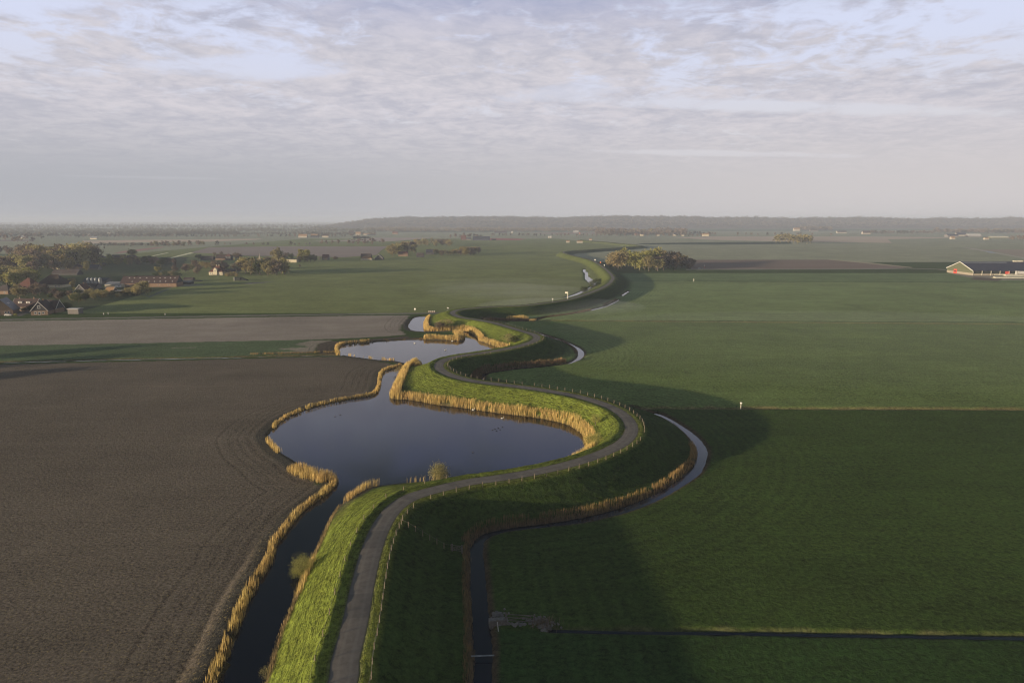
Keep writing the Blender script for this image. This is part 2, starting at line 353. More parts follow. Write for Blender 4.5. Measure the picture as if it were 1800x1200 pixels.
for (ln, dep, hw), c in zip(FL, ((.10, .10, .045), (.22, .18, .08), (.24, .21, .07), (.06, .08, .03), (.16, .13, .06))):
    m = np.nonzero((Yg > ln[:, 1].min() - 12) & (Yg < ln[:, 1].max() + 12) & (np.abs(D_) > 14))[0]
    e, _, _ = poly_dist(Xg[m], Yg[m], ln)
    kk = np.clip(1.5 - e / hw + (vnoise(Xg[m], Yg[m], 3, 8) - .5) * 1.2, 0, 1)[:, None] * .85
    cg[m] = cg[m] * (1 - kk) + np.array(c) * kk
# uneven growth
pat = (vnoise(Xg, Yg, 40, 1) - .5) * .16 + (vnoise(Xg, Yg, 11, 2) - .5) * .10 + (vnoise(Xg / 4, Yg, 6, 12) - .5) * .12
cg = np.clip(cg * (1 + pat[:, None]), 0, 1)
bid = np.arange(NY * NU).reshape(NY, NU)
Fg = np.stack([bid[:-1, :-1], bid[:-1, 1:], bid[1:, 1:], bid[1:, :-1]], -1).reshape(-1, 4)
fcx = Xg[Fg].mean(1); fD = D_[Fg].mean(1); fS = soil[Fg].mean(1); fY = Yg[Fg].mean(1)
reg = np.zeros(len(Fg), int)
reg[(fS > .6) & (fD < -17) & (fY < 470)] = 2
reg[(np.abs(fD) < 15) & (fY < 2300)] = 1
def submesh(name, mask, zc=None, attrs=True):
    F = Fg[mask]; idx = np.unique(F); mp = np.full(len(Xg), -1); mp[idx] = np.arange(len(idx))
    z = Zg[idx] if zc is None else np.full(len(idx), zc)
    me = mesh_np(name, np.stack([Xg[idx], Yg[idx], z], 1), mp[F], True)
    if attrs:
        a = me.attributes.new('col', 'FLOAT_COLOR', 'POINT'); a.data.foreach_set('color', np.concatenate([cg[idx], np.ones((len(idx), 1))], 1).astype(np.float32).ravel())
        a = me.attributes.new('prm', 'FLOAT_VECTOR', 'POINT'); a.data.foreach_set('vector', np.stack([soil[idx], lush[idx], np.maximum(SPOND[idx], -60)], 1).astype(np.float32).ravel())
        a = me.attributes.new('sd', 'FLOAT_VECTOR', 'POINT'); a.data.foreach_set('vector', np.stack([S_[idx], D_[idx], SDIT[idx]], 1).astype(np.float32).ravel())
    return me
def ground_mat():
    m = bpy.data.materials.new('ground_cover'); m.use_nodes = True; nt = m.node_tree; b = nt.nodes['Principled BSDF']
    b.inputs['Roughness'].default_value = 1; b.inputs['Specular IOR Level'].default_value = .08
    ac = N(nt, 'ShaderNodeAttribute', attribute_name='col'); ap = N(nt, 'ShaderNodeAttribute', attribute_name='prm'); asd = N(nt, 'ShaderNodeAttribute', attribute_name='sd')
    s1 = N(nt, 'ShaderNodeSeparateXYZ'); L(nt, ap.outputs['Vector'], s1.inputs[0]); so, lu, dp = s1.outputs
    s2 = N(nt, 'ShaderNodeSeparateXYZ'); L(nt, asd.outputs['Vector'], s2.inputs[0]); S, D, DD = s2.outputs
    tcn = N(nt, 'ShaderNodeTexCoord'); ob = tcn.outputs['Object']
    # grass: tufts and patches
    g1 = NOISE(nt, ob, 1.1, 5, .68, .4).outputs[0]; g2 = NOISE(nt, ob, .22, 4, .6, .6).outputs[0]; g3 = NOISE(nt, ob, 4.0, 3, .7).outputs[0]
    # tussock rows along the dike
    cv = N(nt, 'ShaderNodeCombineXYZ'); L(nt, M(nt, 'MULTIPLY', S, .22), cv.inputs[0]); L(nt, M(nt, 'MULTIPLY', D, 1.15), cv.inputs[1])
    tr = NOISE(nt, cv.outputs[0], 1.4, 5, .62, .8).outputs[0]
    # mowing and tractor lines following the ditch / the bank
    row = M(nt, 'SINE', M(nt, 'MULTIPLY', DD, 2.1)); rowm = SS(nt, M(nt, 'ABSOLUTE', M(nt, 'ADD', DD, 14.0)), 20, 6)
    hl = M(nt, 'SINE', M(nt, 'ADD', M(nt, 'MULTIPLY', dp, 3.0), M(nt, 'MULTIPLY', NOISE(nt, ob, .35, 2, .5).outputs[0], 2.5))); hlm = SS(nt, M(nt, 'ABSOLUTE', M(nt, 'ADD', dp, 9.0)), 5.0, 2.0)
    st = N(nt, 'ShaderNodeMapping'); st.inputs['Scale'].default_value = (.03, .4, 1); st.inputs['Rotation'].default_value = (0, 0, .05); L(nt, ob, st.inputs[0]); g4 = NOISE(nt, st.outputs[0], 1.0, 4, .6).outputs[0]; g5 = NOISE(nt, ob, .035, 4, .6, .5).outputs[0]
    # clods and stubble
    c1 = NOISE(nt, ob, 1.8, 5, .75, .2).outputs[0]; c2 = NOISE(nt, ob, .5, 3, .6).outputs[0]
    sp1 = SS(nt, NOISE(nt, ob, 2.6, 4, .8, .3).outputs[0], .55, .64)
    hs = N(nt, 'ShaderNodeHueSaturation'); L(nt, ac.outputs['Color'], hs.inputs['Color'])
    gv = M(nt, 'ADD', M(nt, 'MULTIPLY', M(nt, 'SUBTRACT', g1, .26), 2.7), M(nt, 'MULTIPLY', g2, .7))
    gv = M(nt, 'ADD', gv, M(nt, 'MULTIPLY', M(nt, 'SUBTRACT', g3, .5), 1.5))
    gv = M(nt, 'ADD', gv, M(nt, 'MULTIPLY', M(nt, 'MULTIPLY', M(nt, 'SUBTRACT', tr, .27), lu), 1.9))
    gv = M(nt, 'SUBTRACT', gv, M(nt, 'MULTIPLY', lu, .42))
    gv = M(nt, 'ADD', gv, M(nt, 'ADD', M(nt, 'MULTIPLY', g4, .45), M(nt, 'MULTIPLY', g5, .5))); gv = M(nt, 'ADD', gv, -.42)
    sv = M(nt, 'ADD', M(nt, 'MULTIPLY', M(nt, 'SUBTRACT', c1, .20), 3.6), M(nt, 'MULTIPLY', c2, .5)); sv = M(nt, 'ADD', sv, M(nt, 'ADD', M(nt, 'MULTIPLY', g4, .35), M(nt, 'MULTIPLY', g5, .6))); sv = M(nt, 'ADD', sv, -.80)
    val = N(nt, 'ShaderNodeMix', data_type='FLOAT'); L(nt, so, val.inputs[0]); L(nt, gv, val.inputs[2]); L(nt, sv, val.inputs[3])
    v2 = M(nt, 'ADD', val.outputs[0], M(nt, 'MULTIPLY', M(nt, 'MULTIPLY', row, rowm), M(nt, 'MULTIPLY', M(nt, 'SUBTRACT', 1.0, so), .09)))
    v2 = M(nt, 'ADD', v2, M(nt, 'MULTIPLY', M(nt, 'MULTIPLY', hl, hlm), M(nt, 'MULTIPLY', so, .08)))
    def band(c_, w_): return SS(nt, M(nt, 'ABSOLUTE', M(nt, 'SUBTRACT', dp, c_)), w_, w_ * .45)
    brk = SS(nt, M(nt, 'ADD', g5, M(nt, 'MULTIPLY', g2, .5)), .55, .80)
    trk = M(nt, 'ADD', M(nt, 'MULTIPLY', M(nt, 'ADD', band(-8.2, .55), band(-10.4, .55)), M(nt, 'MULTIPLY', brk, .30)), M(nt, 'MULTIPLY', M(nt, 'ADD', band(-13.5, .5), band(-5.6, 1.1)), .22))
    v2 = M(nt, 'SUBTRACT', v2, M(nt, 'MULTIPLY', trk, so))
    L(nt, v2, hs.inputs['Value'])
    L(nt, M(nt, 'ADD', .485, M(nt, 'MULTIPLY', g2, .03)), hs.inputs['Hue'])
    c = MIX(nt, M(nt, 'MULTIPLY', M(nt, 'MULTIPLY', sp1, so), .95), hs.outputs[0], (.34, .265, .13))
    c = MIX(nt, M(nt, 'MULTIPLY', SS(nt, g3, .56, .72), M(nt, 'MULTIPLY', lu, .5)), c, (.30, .30, .05))
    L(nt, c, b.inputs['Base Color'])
    hg = M(nt, 'ADD', M(nt, 'MULTIPLY', g1, .62), M(nt, 'MULTIPLY', g3, .16))
    hg = M(nt, 'ADD', hg, M(nt, 'MULTIPLY', M(nt, 'MULTIPLY', tr, lu), 1.15))
    hg = M(nt, 'ADD', hg, M(nt, 'MULTIPLY', M(nt, 'MULTIPLY', row, rowm), .02))
    hsoil = M(nt, 'ADD', M(nt, 'MULTIPLY', c1, .60), M(nt, 'MULTIPLY', c2, .25)); hsoil = M(nt, 'ADD', hsoil, M(nt, 'MULTIPLY', sp1, .05))
    hsoil = M(nt, 'ADD', hsoil, M(nt, 'MULTIPLY', M(nt, 'MULTIPLY', hl, hlm), .015))
    hh = N(nt, 'ShaderNodeMix', data_type='FLOAT'); L(nt, so, hh.inputs[0]); L(nt, hg, hh.inputs[2]); L(nt, hsoil, hh.inputs[3])
    bp = N(nt, 'ShaderNodeBump', i={'Distance': 1.0, 'Strength': .7}); L(nt, hh.outputs[0], bp.inputs['Height']); L(nt, bp.outputs[0], b.inputs['Normal'])
    return m
GM = ground_mat()
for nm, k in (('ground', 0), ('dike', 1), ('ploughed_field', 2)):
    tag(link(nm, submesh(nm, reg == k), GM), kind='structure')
# ---------------------------------------------------------------- water
def water_mat():
    m = bpy.data.materials.new('water'); m.use_nodes = True; nt = m.node_tree; b = nt.nodes['Principled BSDF']
    b.inputs['Base Color'].default_value = (.004, .007, .018, 1); b.inputs['Roughness'].default_value = .04; b.inputs['IOR'].default_value = 1.33
    b.inputs['Specular IOR Level'].default_value = .5
    tcn = N(nt, 'ShaderNodeTexCoord'); n = NOISE(nt, tcn.outputs['Object'], .9, 4, .6, .3)
    bp = N(nt, 'ShaderNodeBump', i={'Distance': .02, 'Strength': .35}); L(nt, n.outputs[0], bp.inputs['Height']); L(nt, bp.outputs[0], b.inputs['Normal'])
    return m
WM = water_mat()
fP = SPOND[Fg].max(1); fDt = SDIT[Fg].max(1); fC = SCRK[Fg].max(1)
for nm, mk, z in (('pond_water', fP > -2.0, -.4), ('ditch_water', fDt > -1.2, -.5), ('creek_water', fC > -1.2, -.4)):
    tag(link(nm, submesh(nm, mk, z, False), WM), kind='structure')
for i in (0, 4):        # thin water in two of the field ditches
    ln, dep, hw = FL[i]; ln = smooth(ln, 8); V = []; F = []
    for k, (a, b_) in enumerate(ln): V += [(a, b_ - hw * .45, -.42), (a, b_ + hw * .45, -.42)]
    for k in range(len(ln) - 1): F.append((2 * k, 2 * k + 2, 2 * k + 3, 2 * k + 1))
    tag(link('field_ditch_water', mesh_np('field_ditch_water', V, F), WM), kind='structure')
# ---------------------------------------------------------------- road
def ribbon(line, half, zf, n_across=4):
    T = np.gradient(line, axis=0); T /= np.linalg.norm(T, axis=1)[:, None]; Nn = np.stack([T[:, 1], -T[:, 0]], 1)
    V = []; o = np.linspace(-half, half, n_across + 1)
    for i in range(len(line)):
        for q in o:
            p = line[i] + Nn[i] * q; V.append((p[0], p[1], zf(q)))
    k = n_across + 1
    F = [(i * k + j, i * k + j + 1, (i + 1) * k + j + 1, (i + 1) * k + j) for i in range(len(line) - 1) for j in range(n_across)]
    return V, F
def resample(line, step):
    line = np.asarray(line, float); s = np.concatenate([[0], np.cumsum(np.linalg.norm(np.diff(line, axis=0), axis=1))])
    t = np.arange(0, s[-1], step); return np.stack([np.interp(t, s, line[:, 0]), np.interp(t, s, line[:, 1])], 1)
rl = resample(ROAD, 1.0); rl = (rl + np.roll(rl, 1, 0) + np.roll(rl, -1, 0)) / 3; rl = rl[1:-1]; rl = rl[rl[:, 1] < 2290]
V, F = ribbon(rl, 1.82, lambda q: 4.80 - .012 * q * q, 6)
me = mesh_np('road', V, F, True)
nn = 7; ss_ = np.repeat(np.arange(len(rl)) * 1.0, nn); qq = np.tile(np.linspace(-1.82, 1.82, nn), len(rl))
a = me.attributes.new('sd', 'FLOAT_VECTOR', 'POINT'); a.data.foreach_set('vector', np.stack([ss_, qq, qq * 0], 1).astype(np.float32).ravel())
def road_mat():
    m = bpy.data.materials.new('asphalt'); m.use_nodes = True; nt = m.node_tree; b = nt.nodes['Principled BSDF']
    b.inputs['Roughness'].default_value = .9; b.inputs['Specular IOR Level'].default_value = .25
    asd = N(nt, 'ShaderNodeAttribute', attribute_name='sd'); s2 = N(nt, 'ShaderNodeSeparateXYZ'); L(nt, asd.outputs['Vector'], s2.inputs[0])
    S, D, _ = s2.outputs; tcn = N(nt, 'ShaderNodeTexCoord')
    n1 = NOISE(nt, tcn.outputs['Object'], .8, 5, .6).outputs[0]; n2 = NOISE(nt, tcn.outputs['Object'], 12, 3, .7).outputs[0]
    c = MIX(nt, SS(nt, n1, .3, .7), (.140, .124, .108), (.200, .178, .154))
    c = MIX(nt, M(nt, 'MULTIPLY', SS(nt, n2, .4, .7), .4), c, (.24, .215, .185))
    tr = SS(nt, M(nt, 'ABSOLUTE', M(nt, 'SUBTRACT', M(nt, 'ABSOLUTE', D), .75)), .35, .05)
    c = MIX(nt, M(nt, 'MULTIPLY', tr, .35), c, (.24, .222, .195))
    ed = SS(nt, M(nt, 'ABSOLUTE', D), 1.55, 1.8)
    c = MIX(nt, M(nt, 'MULTIPLY', M(nt, 'MULTIPLY', ed, n1), 1.2), c, (.09, .085, .045))
    pv = NOISE(nt, None, 1, 2, .5, 0, '1D'); L(nt, M(nt, 'MULTIPLY', S, .09), pv.inputs['W'])
    pm = SS(nt, pv.outputs[0], .57, .60)
    c = MIX(nt, M(nt, 'MULTIPLY', pm, .35), c, (.085, .082, .08))
    L(nt, c, b.inputs['Base Color'])
    bp = N(nt, 'ShaderNodeBump', i={'Distance': .03, 'Strength': .5}); L(nt, n2, bp.inputs['Height']); L(nt, bp.outputs[0], b.inputs['Normal'])
    return m
tag(link('road', me, road_mat()), kind='structure')
# ---------------------------------------------------------------- far fields as thin sheets
def sheet(name, px, col, z=.12, var=.06):
    P = atl(px, z); me = bpy.data.meshes.new(name); bm = bmesh.new()
    f = bm.faces.new([bm.verts.new((a, b, z)) for a, b in P]); bmesh.ops.triangulate(bm, faces=[f]); bmesh.ops.recalc_face_normals(bm, faces=bm.faces)
    if bm.faces[:][0].normal.z < 0: bmesh.ops.reverse_faces(bm, faces=bm.faces)
    bm.to_mesh(me); bm.free()
    m = bpy.data.materials.new(name); m.use_nodes = True; nt = m.node_tree; b = nt.nodes['Principled BSDF']; b.inputs['Roughness'].default_value = 1
    b.inputs['Specular IOR Level'].default_value = .05
    tcn = N(nt, 'ShaderNodeTexCoord'); mp = N(nt, 'ShaderNodeMapping'); mp.inputs['Scale'].default_value = (.004, .03, 1); L(nt, tcn.outputs['Object'], mp.inputs[0])
    n = NOISE(nt, mp.outputs[0], 1.0, 5, .6)
    L(nt, MIX(nt, n.outputs[0], tuple(q * .85 for q in col), tuple(min(1, q * 1.4) for q in col)), b.inputs['Base Color'])
    return tag(link(name, me, m), kind='structure')
sheet('bulb_field', [(145,423),(250,421.5),(463,419.6),(450,421.5),(367,425),(250,426),(175,427.5),(150,430)], (.58, .46, .35))
sheet('bulb_field', [(198,446),(215,441.5),(270,435),(290,433.6),(284,435.5),(240,442)], (.42,.24,.21), .2)
sheet('flower_strip', [(280,457.5),(284,458.3),(341,444.6),(335,443.6)], (.85,.78,.50), .3)
sheet('flower_strip', [(267,449.6),(270,450.2),(297,444.4),(293,444)], (.70,.68,.45), .3)
sheet('bare_field', [(335,444),(367,434.7),(500,433),(682,433),(670,440),(662,448),(600,452.5),(545,450),(440,450),(410,447)], (.31, .25, .225))
sheet('bare_field', [(540,424),(620,421.5),(655,417.6),(765,418),(740,420),(690,424.2)], (.42, .35, .31))
sheet('tulip_field', [(846,419),(880,418.6),(925,420),(913,422.3),(848,422.3)], (.40,.15,.13))
sheet('bare_field', [(1180,417.2),(1250,415.6),(1560,415.8),(1695,417.4),(1640,419),(1560,420.5),(1568,427),(1430,425.3),(1360,424.3),(1250,421.6)], (.54, .44, .345))
sheet('green_field', [(1117,429.5),(1130,427.5),(1260,425.6),(1390,424.8),(1392,428.6),(1260,430.2)], (.035,.060,.032))
sheet('bare_field', [(1214,456.6),(1455,456.3),(1520,461.5),(1600,470),(1565,472.3),(1400,472.9),(1214,473)], (.245,.185,.15))
sheet('farm_path', [(1452,456.2),(1458,456),(1530,461.5),(1605,470),(1600,470.6)], (.42,.37,.26), .2)
sheet('farm_path', [(1206,473),(1500,472.5),(1600,471.2),(1662,473.2),(1662,474),(1600,472.2),(1500,473.6),(1206,474.2)], (.30,.29,.24), .2)
sheet('bare_field', [(1722,438.6),(1800,438.4),(2300,438),(2300,470),(1800,452),(1752,442.5)], (.36,.30,.24))
sheet('water_strip', [(1728,441),(1742,441.6),(1752,445.5),(1740,444.5)], (.40,.42,.46), .25)
sheet('farm_path', [(1690,434.5),(1712,436.5),(1800,452.5),(2200,520),(2200,524),(1800,454.5),(1735,443)], (.42,.39,.33), .2)
sheet('green_field', [(700,404.5),(1100,402),(1500,399),(2100,397.5),(2100,403),(1500,405.5),(1100,407),(700,408)], (.12,.15,.09), .3)
sheet('green_field', [(-500,436),(-20,446),(20,446.5),(22,450),(-500,470)], (.12,.16,.07))
sheet('bare_field', [(-400,421),(60,421.5),(60,424),(-400,425)], (.26,.21,.18))
sheet('bare_field', [(930,409.6),(1000,408.8),(1080,409),(1100,410.5),(960,411)], (.34,.24,.21))
# ---------------------------------------------------------------- reeds
def attr_mat(name, rough=.85, trans=.25):
    m = bpy.data.materials.new(name); m.use_nodes = True; nt = m.node_tree; b = nt.nodes['Principled BSDF']
    ac = N(nt, 'ShaderNodeAttribute', attribute_name='col'); L(nt, ac.outputs['Color'], b.inputs['Base Color'])
    b.inputs['Roughness'].default_value = rough; b.inputs['Specular IOR Level'].default_value = .15
    if trans:
        t = N(nt, 'ShaderNodeBsdfTranslucent'); L(nt, ac.outputs['Color'], t.inputs[0])
        mx = N(nt, 'ShaderNodeMixShader', i={0: trans}); L(nt, b.outputs[0], mx.inputs[1]); L(nt, t.outputs[0], mx.inputs[2])
        L(nt, mx.outputs[0], nt.nodes['Material Output'].inputs[0])
    return m
REED = attr_mat('dry_reed')
def blades(name, X, Y, Z, h, wd, cols, tipc=None, lean=.18, mat=REED):
    """thin tapering two-segment blades with a plume, one mesh"""
    n = len(X); az = np.random.rand(n) * math.tau; la = np.random.rand(n) * math.tau; ll = h * lean * np.random.rand(n)
    lx = np.cos(la) * ll + h * .05; ly = np.sin(la) * ll + h * .02
    ax = np.cos(az) * wd / 2; ay = np.sin(az) * wd / 2
    V = np.empty((n, 6, 3))
    for k, (f, g, wq) in enumerate(((0, 0, 1), (.62, .35, .9), (1, 1, .25))):
        for s_ in (0, 1):
            q = 1 if s_ else -1
            V[:, 2 * k + s_, 0] = X + lx * g + q * ax * wq; V[:, 2 * k + s_, 1] = Y + ly * g + q * ay * wq; V[:, 2 * k + s_, 2] = Z + h * f
    b = np.arange(n)[:, None] * 6
    F = np.concatenate([b + np.array([0, 1, 3, 2]), b + np.array([2, 3, 5, 4])], 0)
    me = mesh_np(name, V.reshape(-1, 3), F)
    c = np.repeat(cols[:, None, :], 6, 1)
    c[:, :2] *= .75
    if tipc is not None: c[:, 4:] = tipc
    a = me.attributes.new('col', 'FLOAT_COLOR', 'POINT')
    a.data.foreach_set('color', np.concatenate([c.reshape(-1, 3), np.ones((n * 6, 1))], 1).astype(np.float32).ravel())
    return link(name, me, mat)
def reed_bed(px, label, wdt=(0, 2.5), h=2.3, dens=9, col=(.42, .285, .105), z=-.4, side=1, gaps=0, var=.3, thin=1.0, world=None):
    ln = resample(smooth(atl(px, z) if world is None else world, 5), .25)
    if len(ln) < 3: return
    T = np.gradient(ln, axis=0); T /= np.linalg.norm(T, axis=1)[:, None] + 1e-9; Nn = np.stack([-T[:, 1], T[:, 0]], 1) * side
    n = int(len(ln) * .25 * (wdt[1] - wdt[0]) * dens * 1.6)
    i = np.random.randint(0, len(ln), n); o = wdt[0] + (wdt[1] - wdt[0]) * np.random.rand(n)
    X = ln[i, 0] + Nn[i, 0] * o + np.random.randn(n) * .1; Y = ln[i, 1] + Nn[i, 1] * o + np.random.randn(n) * .1
    cl = vnoise(X, Y, 3.5, 21) * .7 + vnoise(X, Y, 9.0, 23) * .3; cl2 = vnoise(X, Y, .8, 22)
    gm = vnoise(X, Y, 3.2, 25) * .75 + vnoise(X, Y, 1.2, 26) * .25; keep = gm > (gaps + .12 if gaps else .2)
    edge = np.minimum(1, .55 + 1.2 * np.minimum(o - wdt[0], wdt[1] - o) / (wdt[1] - wdt[0]))
    X, Y, cl, cl2, edge = X[keep], Y[keep], cl[keep], cl2[keep], edge[keep]; n = len(X)
    Z = np.maximum(ground_z(X, Y), z - .15) - .02
    hh = h * .82 * (.52 + .35 * cl + .28 * cl2) * (.8 + .4 * np.random.rand(n)) * (.75 + .25 * edge)
    dist = np.hypot(X, Y); wd = np.maximum(.045, dist * .00036) * thin
    c = np.array(col)[None] * (1 - var / 2 + var * np.random.rand(n))[:, None] * (.8 + .4 * cl2)[:, None]
    c[:, 1] *= .94 + .12 * cl
    o_ = blades('reed_bed', X, Y, Z, hh, wd, c, None)
    return tag(o_, label, 'reeds', 'reed beds along the water', 'stuff')
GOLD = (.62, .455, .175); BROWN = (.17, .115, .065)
reed_bed([(376,1215),(382,1198),(399,1159),(417,1112),(434,1066),(457,1022),(478,987),(487,958),(504,935),(527,905),(545,890),(572,870),(588,856),(593,846)],
  'golden reed strip on the left bank of the narrow channel beside the ploughed field', (-.2, 1.2), 1.65, 18, GOLD, side=1)
reed_bed([(593,848),(588,840),(566,837),(548,831),(534,823)], 'tall golden reed clump on the corner where channel meets the large pond', (-.2, 4.6), 2.8, 12, GOLD, side=-1 * -1)
reed_bed([(513,807),(500,800),(487,791),(476,777)], 'ragged golden reeds on the left shore of the large pond', (-.3, 1.4), 2.2, 10, GOLD, gaps=.35, side=1)
reed_bed([(484,754),(489,746),(505,735),(522,727),(545,718),(567,712),(600,705),(633,699.5),(653,696),(663,690),(668,680),(672,658),(683,650),(703,645.5),(713,640)],
  'thin golden reed edge between the dark field and the large pond, up to the point', (-.2, 1.15), 1.5, 12, GOLD, gaps=.22, side=1)
reed_bed([(713,640),(703,636),(690,634.5),(673,634),(640,630),(612,626)], 'tufted golden reeds on the near shore of the upper pond', (-.2, 1.4), 2.0, 10, GOLD, gaps=.42, side=1)
reed_bed([(597,624),(595,614),(598,608),(610,605.5),(650,601.5)], 'golden reeds round the left end of the upper pond', (-.2, 1.7), 1.9, 11, GOLD, side=1)
reed_bed([(650,601.5),(717,597),(745,597)], 'sparse low reeds on the far shore of the upper pond', (-.2, 1.2), .9, 7, (.33,.23,.10), gaps=.35, side=1)
reed_bed([(745,597),(765,597),(800,599),(813,597.5),(817,591),(811,586)], 'dense golden reed block at the tip of the low peninsula', (-.2, 5.0), 2.6, 11, GOLD, side=1)
reed_bed([(749,560),(745,571),(747,579.5),(757,582),(785,582.5),(812,582),(828,586.5),(838,593),(842,599)], 'golden reeds at the dike foot behind the peninsula', (-.2, 2.6), 2.5, 11, GOLD, side=1)
reed_bed([(842,599),(857,604),(874,610),(892,613)], 'golden reeds at the right end of the upper pond', (-.2, 2.4), 2.1, 9, GOLD, gaps=.2, side=1)
reed_bed([(745,649),(735,640),(722,642),(710,648),(701,662),(694,678),(687,692),(688,700),(700,701.5)], 'tall golden reeds on the rounded dike foot between both ponds', (-.3, 3.6), 2.9, 11, GOLD, side=1)
reed_bed([(700,701.5),(708,701.5),(735,705),(767,711),(817,717),(850,722),(900,728.5),(950,735),(983,742),(1003,748.5),(1017,758),(1026,766)],
  'long golden reed band along the dike foot on the far shore of the large pond', (-.3, 2.4), 2.4, 12, GOLD, side=1)
reed_bed([(1026,766),(1029,776),(1032,786),(1026,797),(1012,806),(995,812)], 'golden reeds curving round the right end of the large pond', (-.5, 2.6), 2.5, 10, GOLD, gaps=.15, side=1)
reed_bed([(662,856.5),(634,865),(613,878),(600,890)], 'golden reed tufts on the corner of the near dike slope', (-.3, 1.7), 2.6, 11, GOLD, gaps=.25, side=1)
reed_bed([(592,894),(574,926),(557,964),(542,996),(527,1031),(510,1072),(492,1112),(478,1156),(466,1197),(460,1215)], 'low straw-coloured reed fringe at the foot of the near dike slope', (-.2, .7), .95, 16, (.42,.31,.15), side=1)
reed_bed([(545,990),(536,1012),(527,1032),(519,1052)], 'taller golden reeds just below the bush on the channel', (-.3, 1.2), 1.9, 12, GOLD, side=1)
reed_bed([(710,855),(735,852),(757,850)], 'thin golden stems beside the grey bush at the pond edge', (-.5, 1.5), 2.2, 2, GOLD, side=1, world=[(-23.5,146),(-20,147.5),(-16.5,149)])
# reeds of the ditch on the shaded side
def ditch_reeds(px, label, wdt, h, dens, col, gaps=0):
    return reed_bed(px, label, wdt, h, dens, col, z=-.5, side=1, gaps=gaps)
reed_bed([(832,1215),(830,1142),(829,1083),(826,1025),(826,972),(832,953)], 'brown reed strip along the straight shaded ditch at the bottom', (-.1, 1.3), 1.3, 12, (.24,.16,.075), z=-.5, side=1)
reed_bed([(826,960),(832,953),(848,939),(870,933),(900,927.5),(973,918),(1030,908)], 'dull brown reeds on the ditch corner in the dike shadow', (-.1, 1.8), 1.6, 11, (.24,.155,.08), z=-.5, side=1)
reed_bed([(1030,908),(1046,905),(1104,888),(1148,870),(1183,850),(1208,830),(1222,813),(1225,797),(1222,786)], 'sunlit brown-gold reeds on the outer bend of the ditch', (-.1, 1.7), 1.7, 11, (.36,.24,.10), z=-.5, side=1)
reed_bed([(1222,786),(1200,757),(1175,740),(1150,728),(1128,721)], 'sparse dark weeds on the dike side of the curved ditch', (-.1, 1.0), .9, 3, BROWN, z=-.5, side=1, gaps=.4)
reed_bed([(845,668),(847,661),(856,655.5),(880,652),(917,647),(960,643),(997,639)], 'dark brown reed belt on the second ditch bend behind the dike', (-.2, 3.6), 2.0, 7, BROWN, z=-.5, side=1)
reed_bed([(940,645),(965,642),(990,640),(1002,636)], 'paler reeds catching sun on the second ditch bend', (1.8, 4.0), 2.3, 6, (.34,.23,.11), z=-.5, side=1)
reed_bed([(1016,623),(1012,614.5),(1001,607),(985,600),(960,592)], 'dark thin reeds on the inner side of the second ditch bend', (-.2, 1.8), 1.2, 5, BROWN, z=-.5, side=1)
reed_bed([(850,565),(880,565),(915,565.5),(930,564)], 'dark brown reeds in the third ditch bend', (-1.0, 8.0), 2.2, 4, BROWN, z=-.5, side=1)
reed_bed([(890,562.5),(915,562.5),(928,561.5)], 'bright golden reeds in the third ditch bend', (-1.0, 6.0), 2.6, 5, GOLD, z=-.5, side=1)
reed_bed([(936,567),(942,565)], 'small golden reed tuft beside the third ditch bend', (-.5, 3.0), 2.2, 5, GOLD, z=-.5, side=1)
reed_bed([(950,560),(1000,553.5),(1040,545)], 'thin brown reeds along the misty third ditch', (-.5, 2.5), 1.4, 4, (.20,.15,.09), z=-.5, side=1)
reed_bed([(1064,537.5),(1087,527)], 'brown fringe of the mirror-like ditch far out', (.2, 2.5), 1.0, 3, BROWN, z=-.5, side=1)
reed_bed([(440,624.5),(500,623.5),(560,621.5),(594,621)], 'low yellow reeds in the field ditch beside the brown mound', (-.3, 2.0), 1.3, 5, (.34,.25,.10), z=-.3, side=1, gaps=.2)
# ---------------------------------------------------------------- haze
bm = bmesh.new(); bmesh.ops.create_cube(bm, size=1)
for v_ in bm.verts: v_.co = Vector((v_.co.x * 76000, (v_.co.y) * 62000 + 0, v_.co.z))
for v_ in bm.verts: v_.co.z = -3.2 if v_.co.z < 0 else 110.0
me = bpy.data.meshes.new('haze'); bm.to_mesh(me); bm.free()
hm = bpy.data.materials.new('haze_air'); hm.use_nodes = True; nt = hm.node_tree; nt.nodes.clear()
pv = N(nt, 'ShaderNodeVolumePrincipled'); pv.inputs['Density'].default_value = 1.3e-4; pv.inputs['Anisotropy'].default_value = 0.0
pv.inputs['Color'].default_value = (.70, .80, 1.0, 1)
out = N(nt, 'ShaderNodeOutputMaterial'); L(nt, pv.outputs[0], out.inputs['Volume'])
hz = link('haze', me, hm); tag(hz, kind='stuff'); 

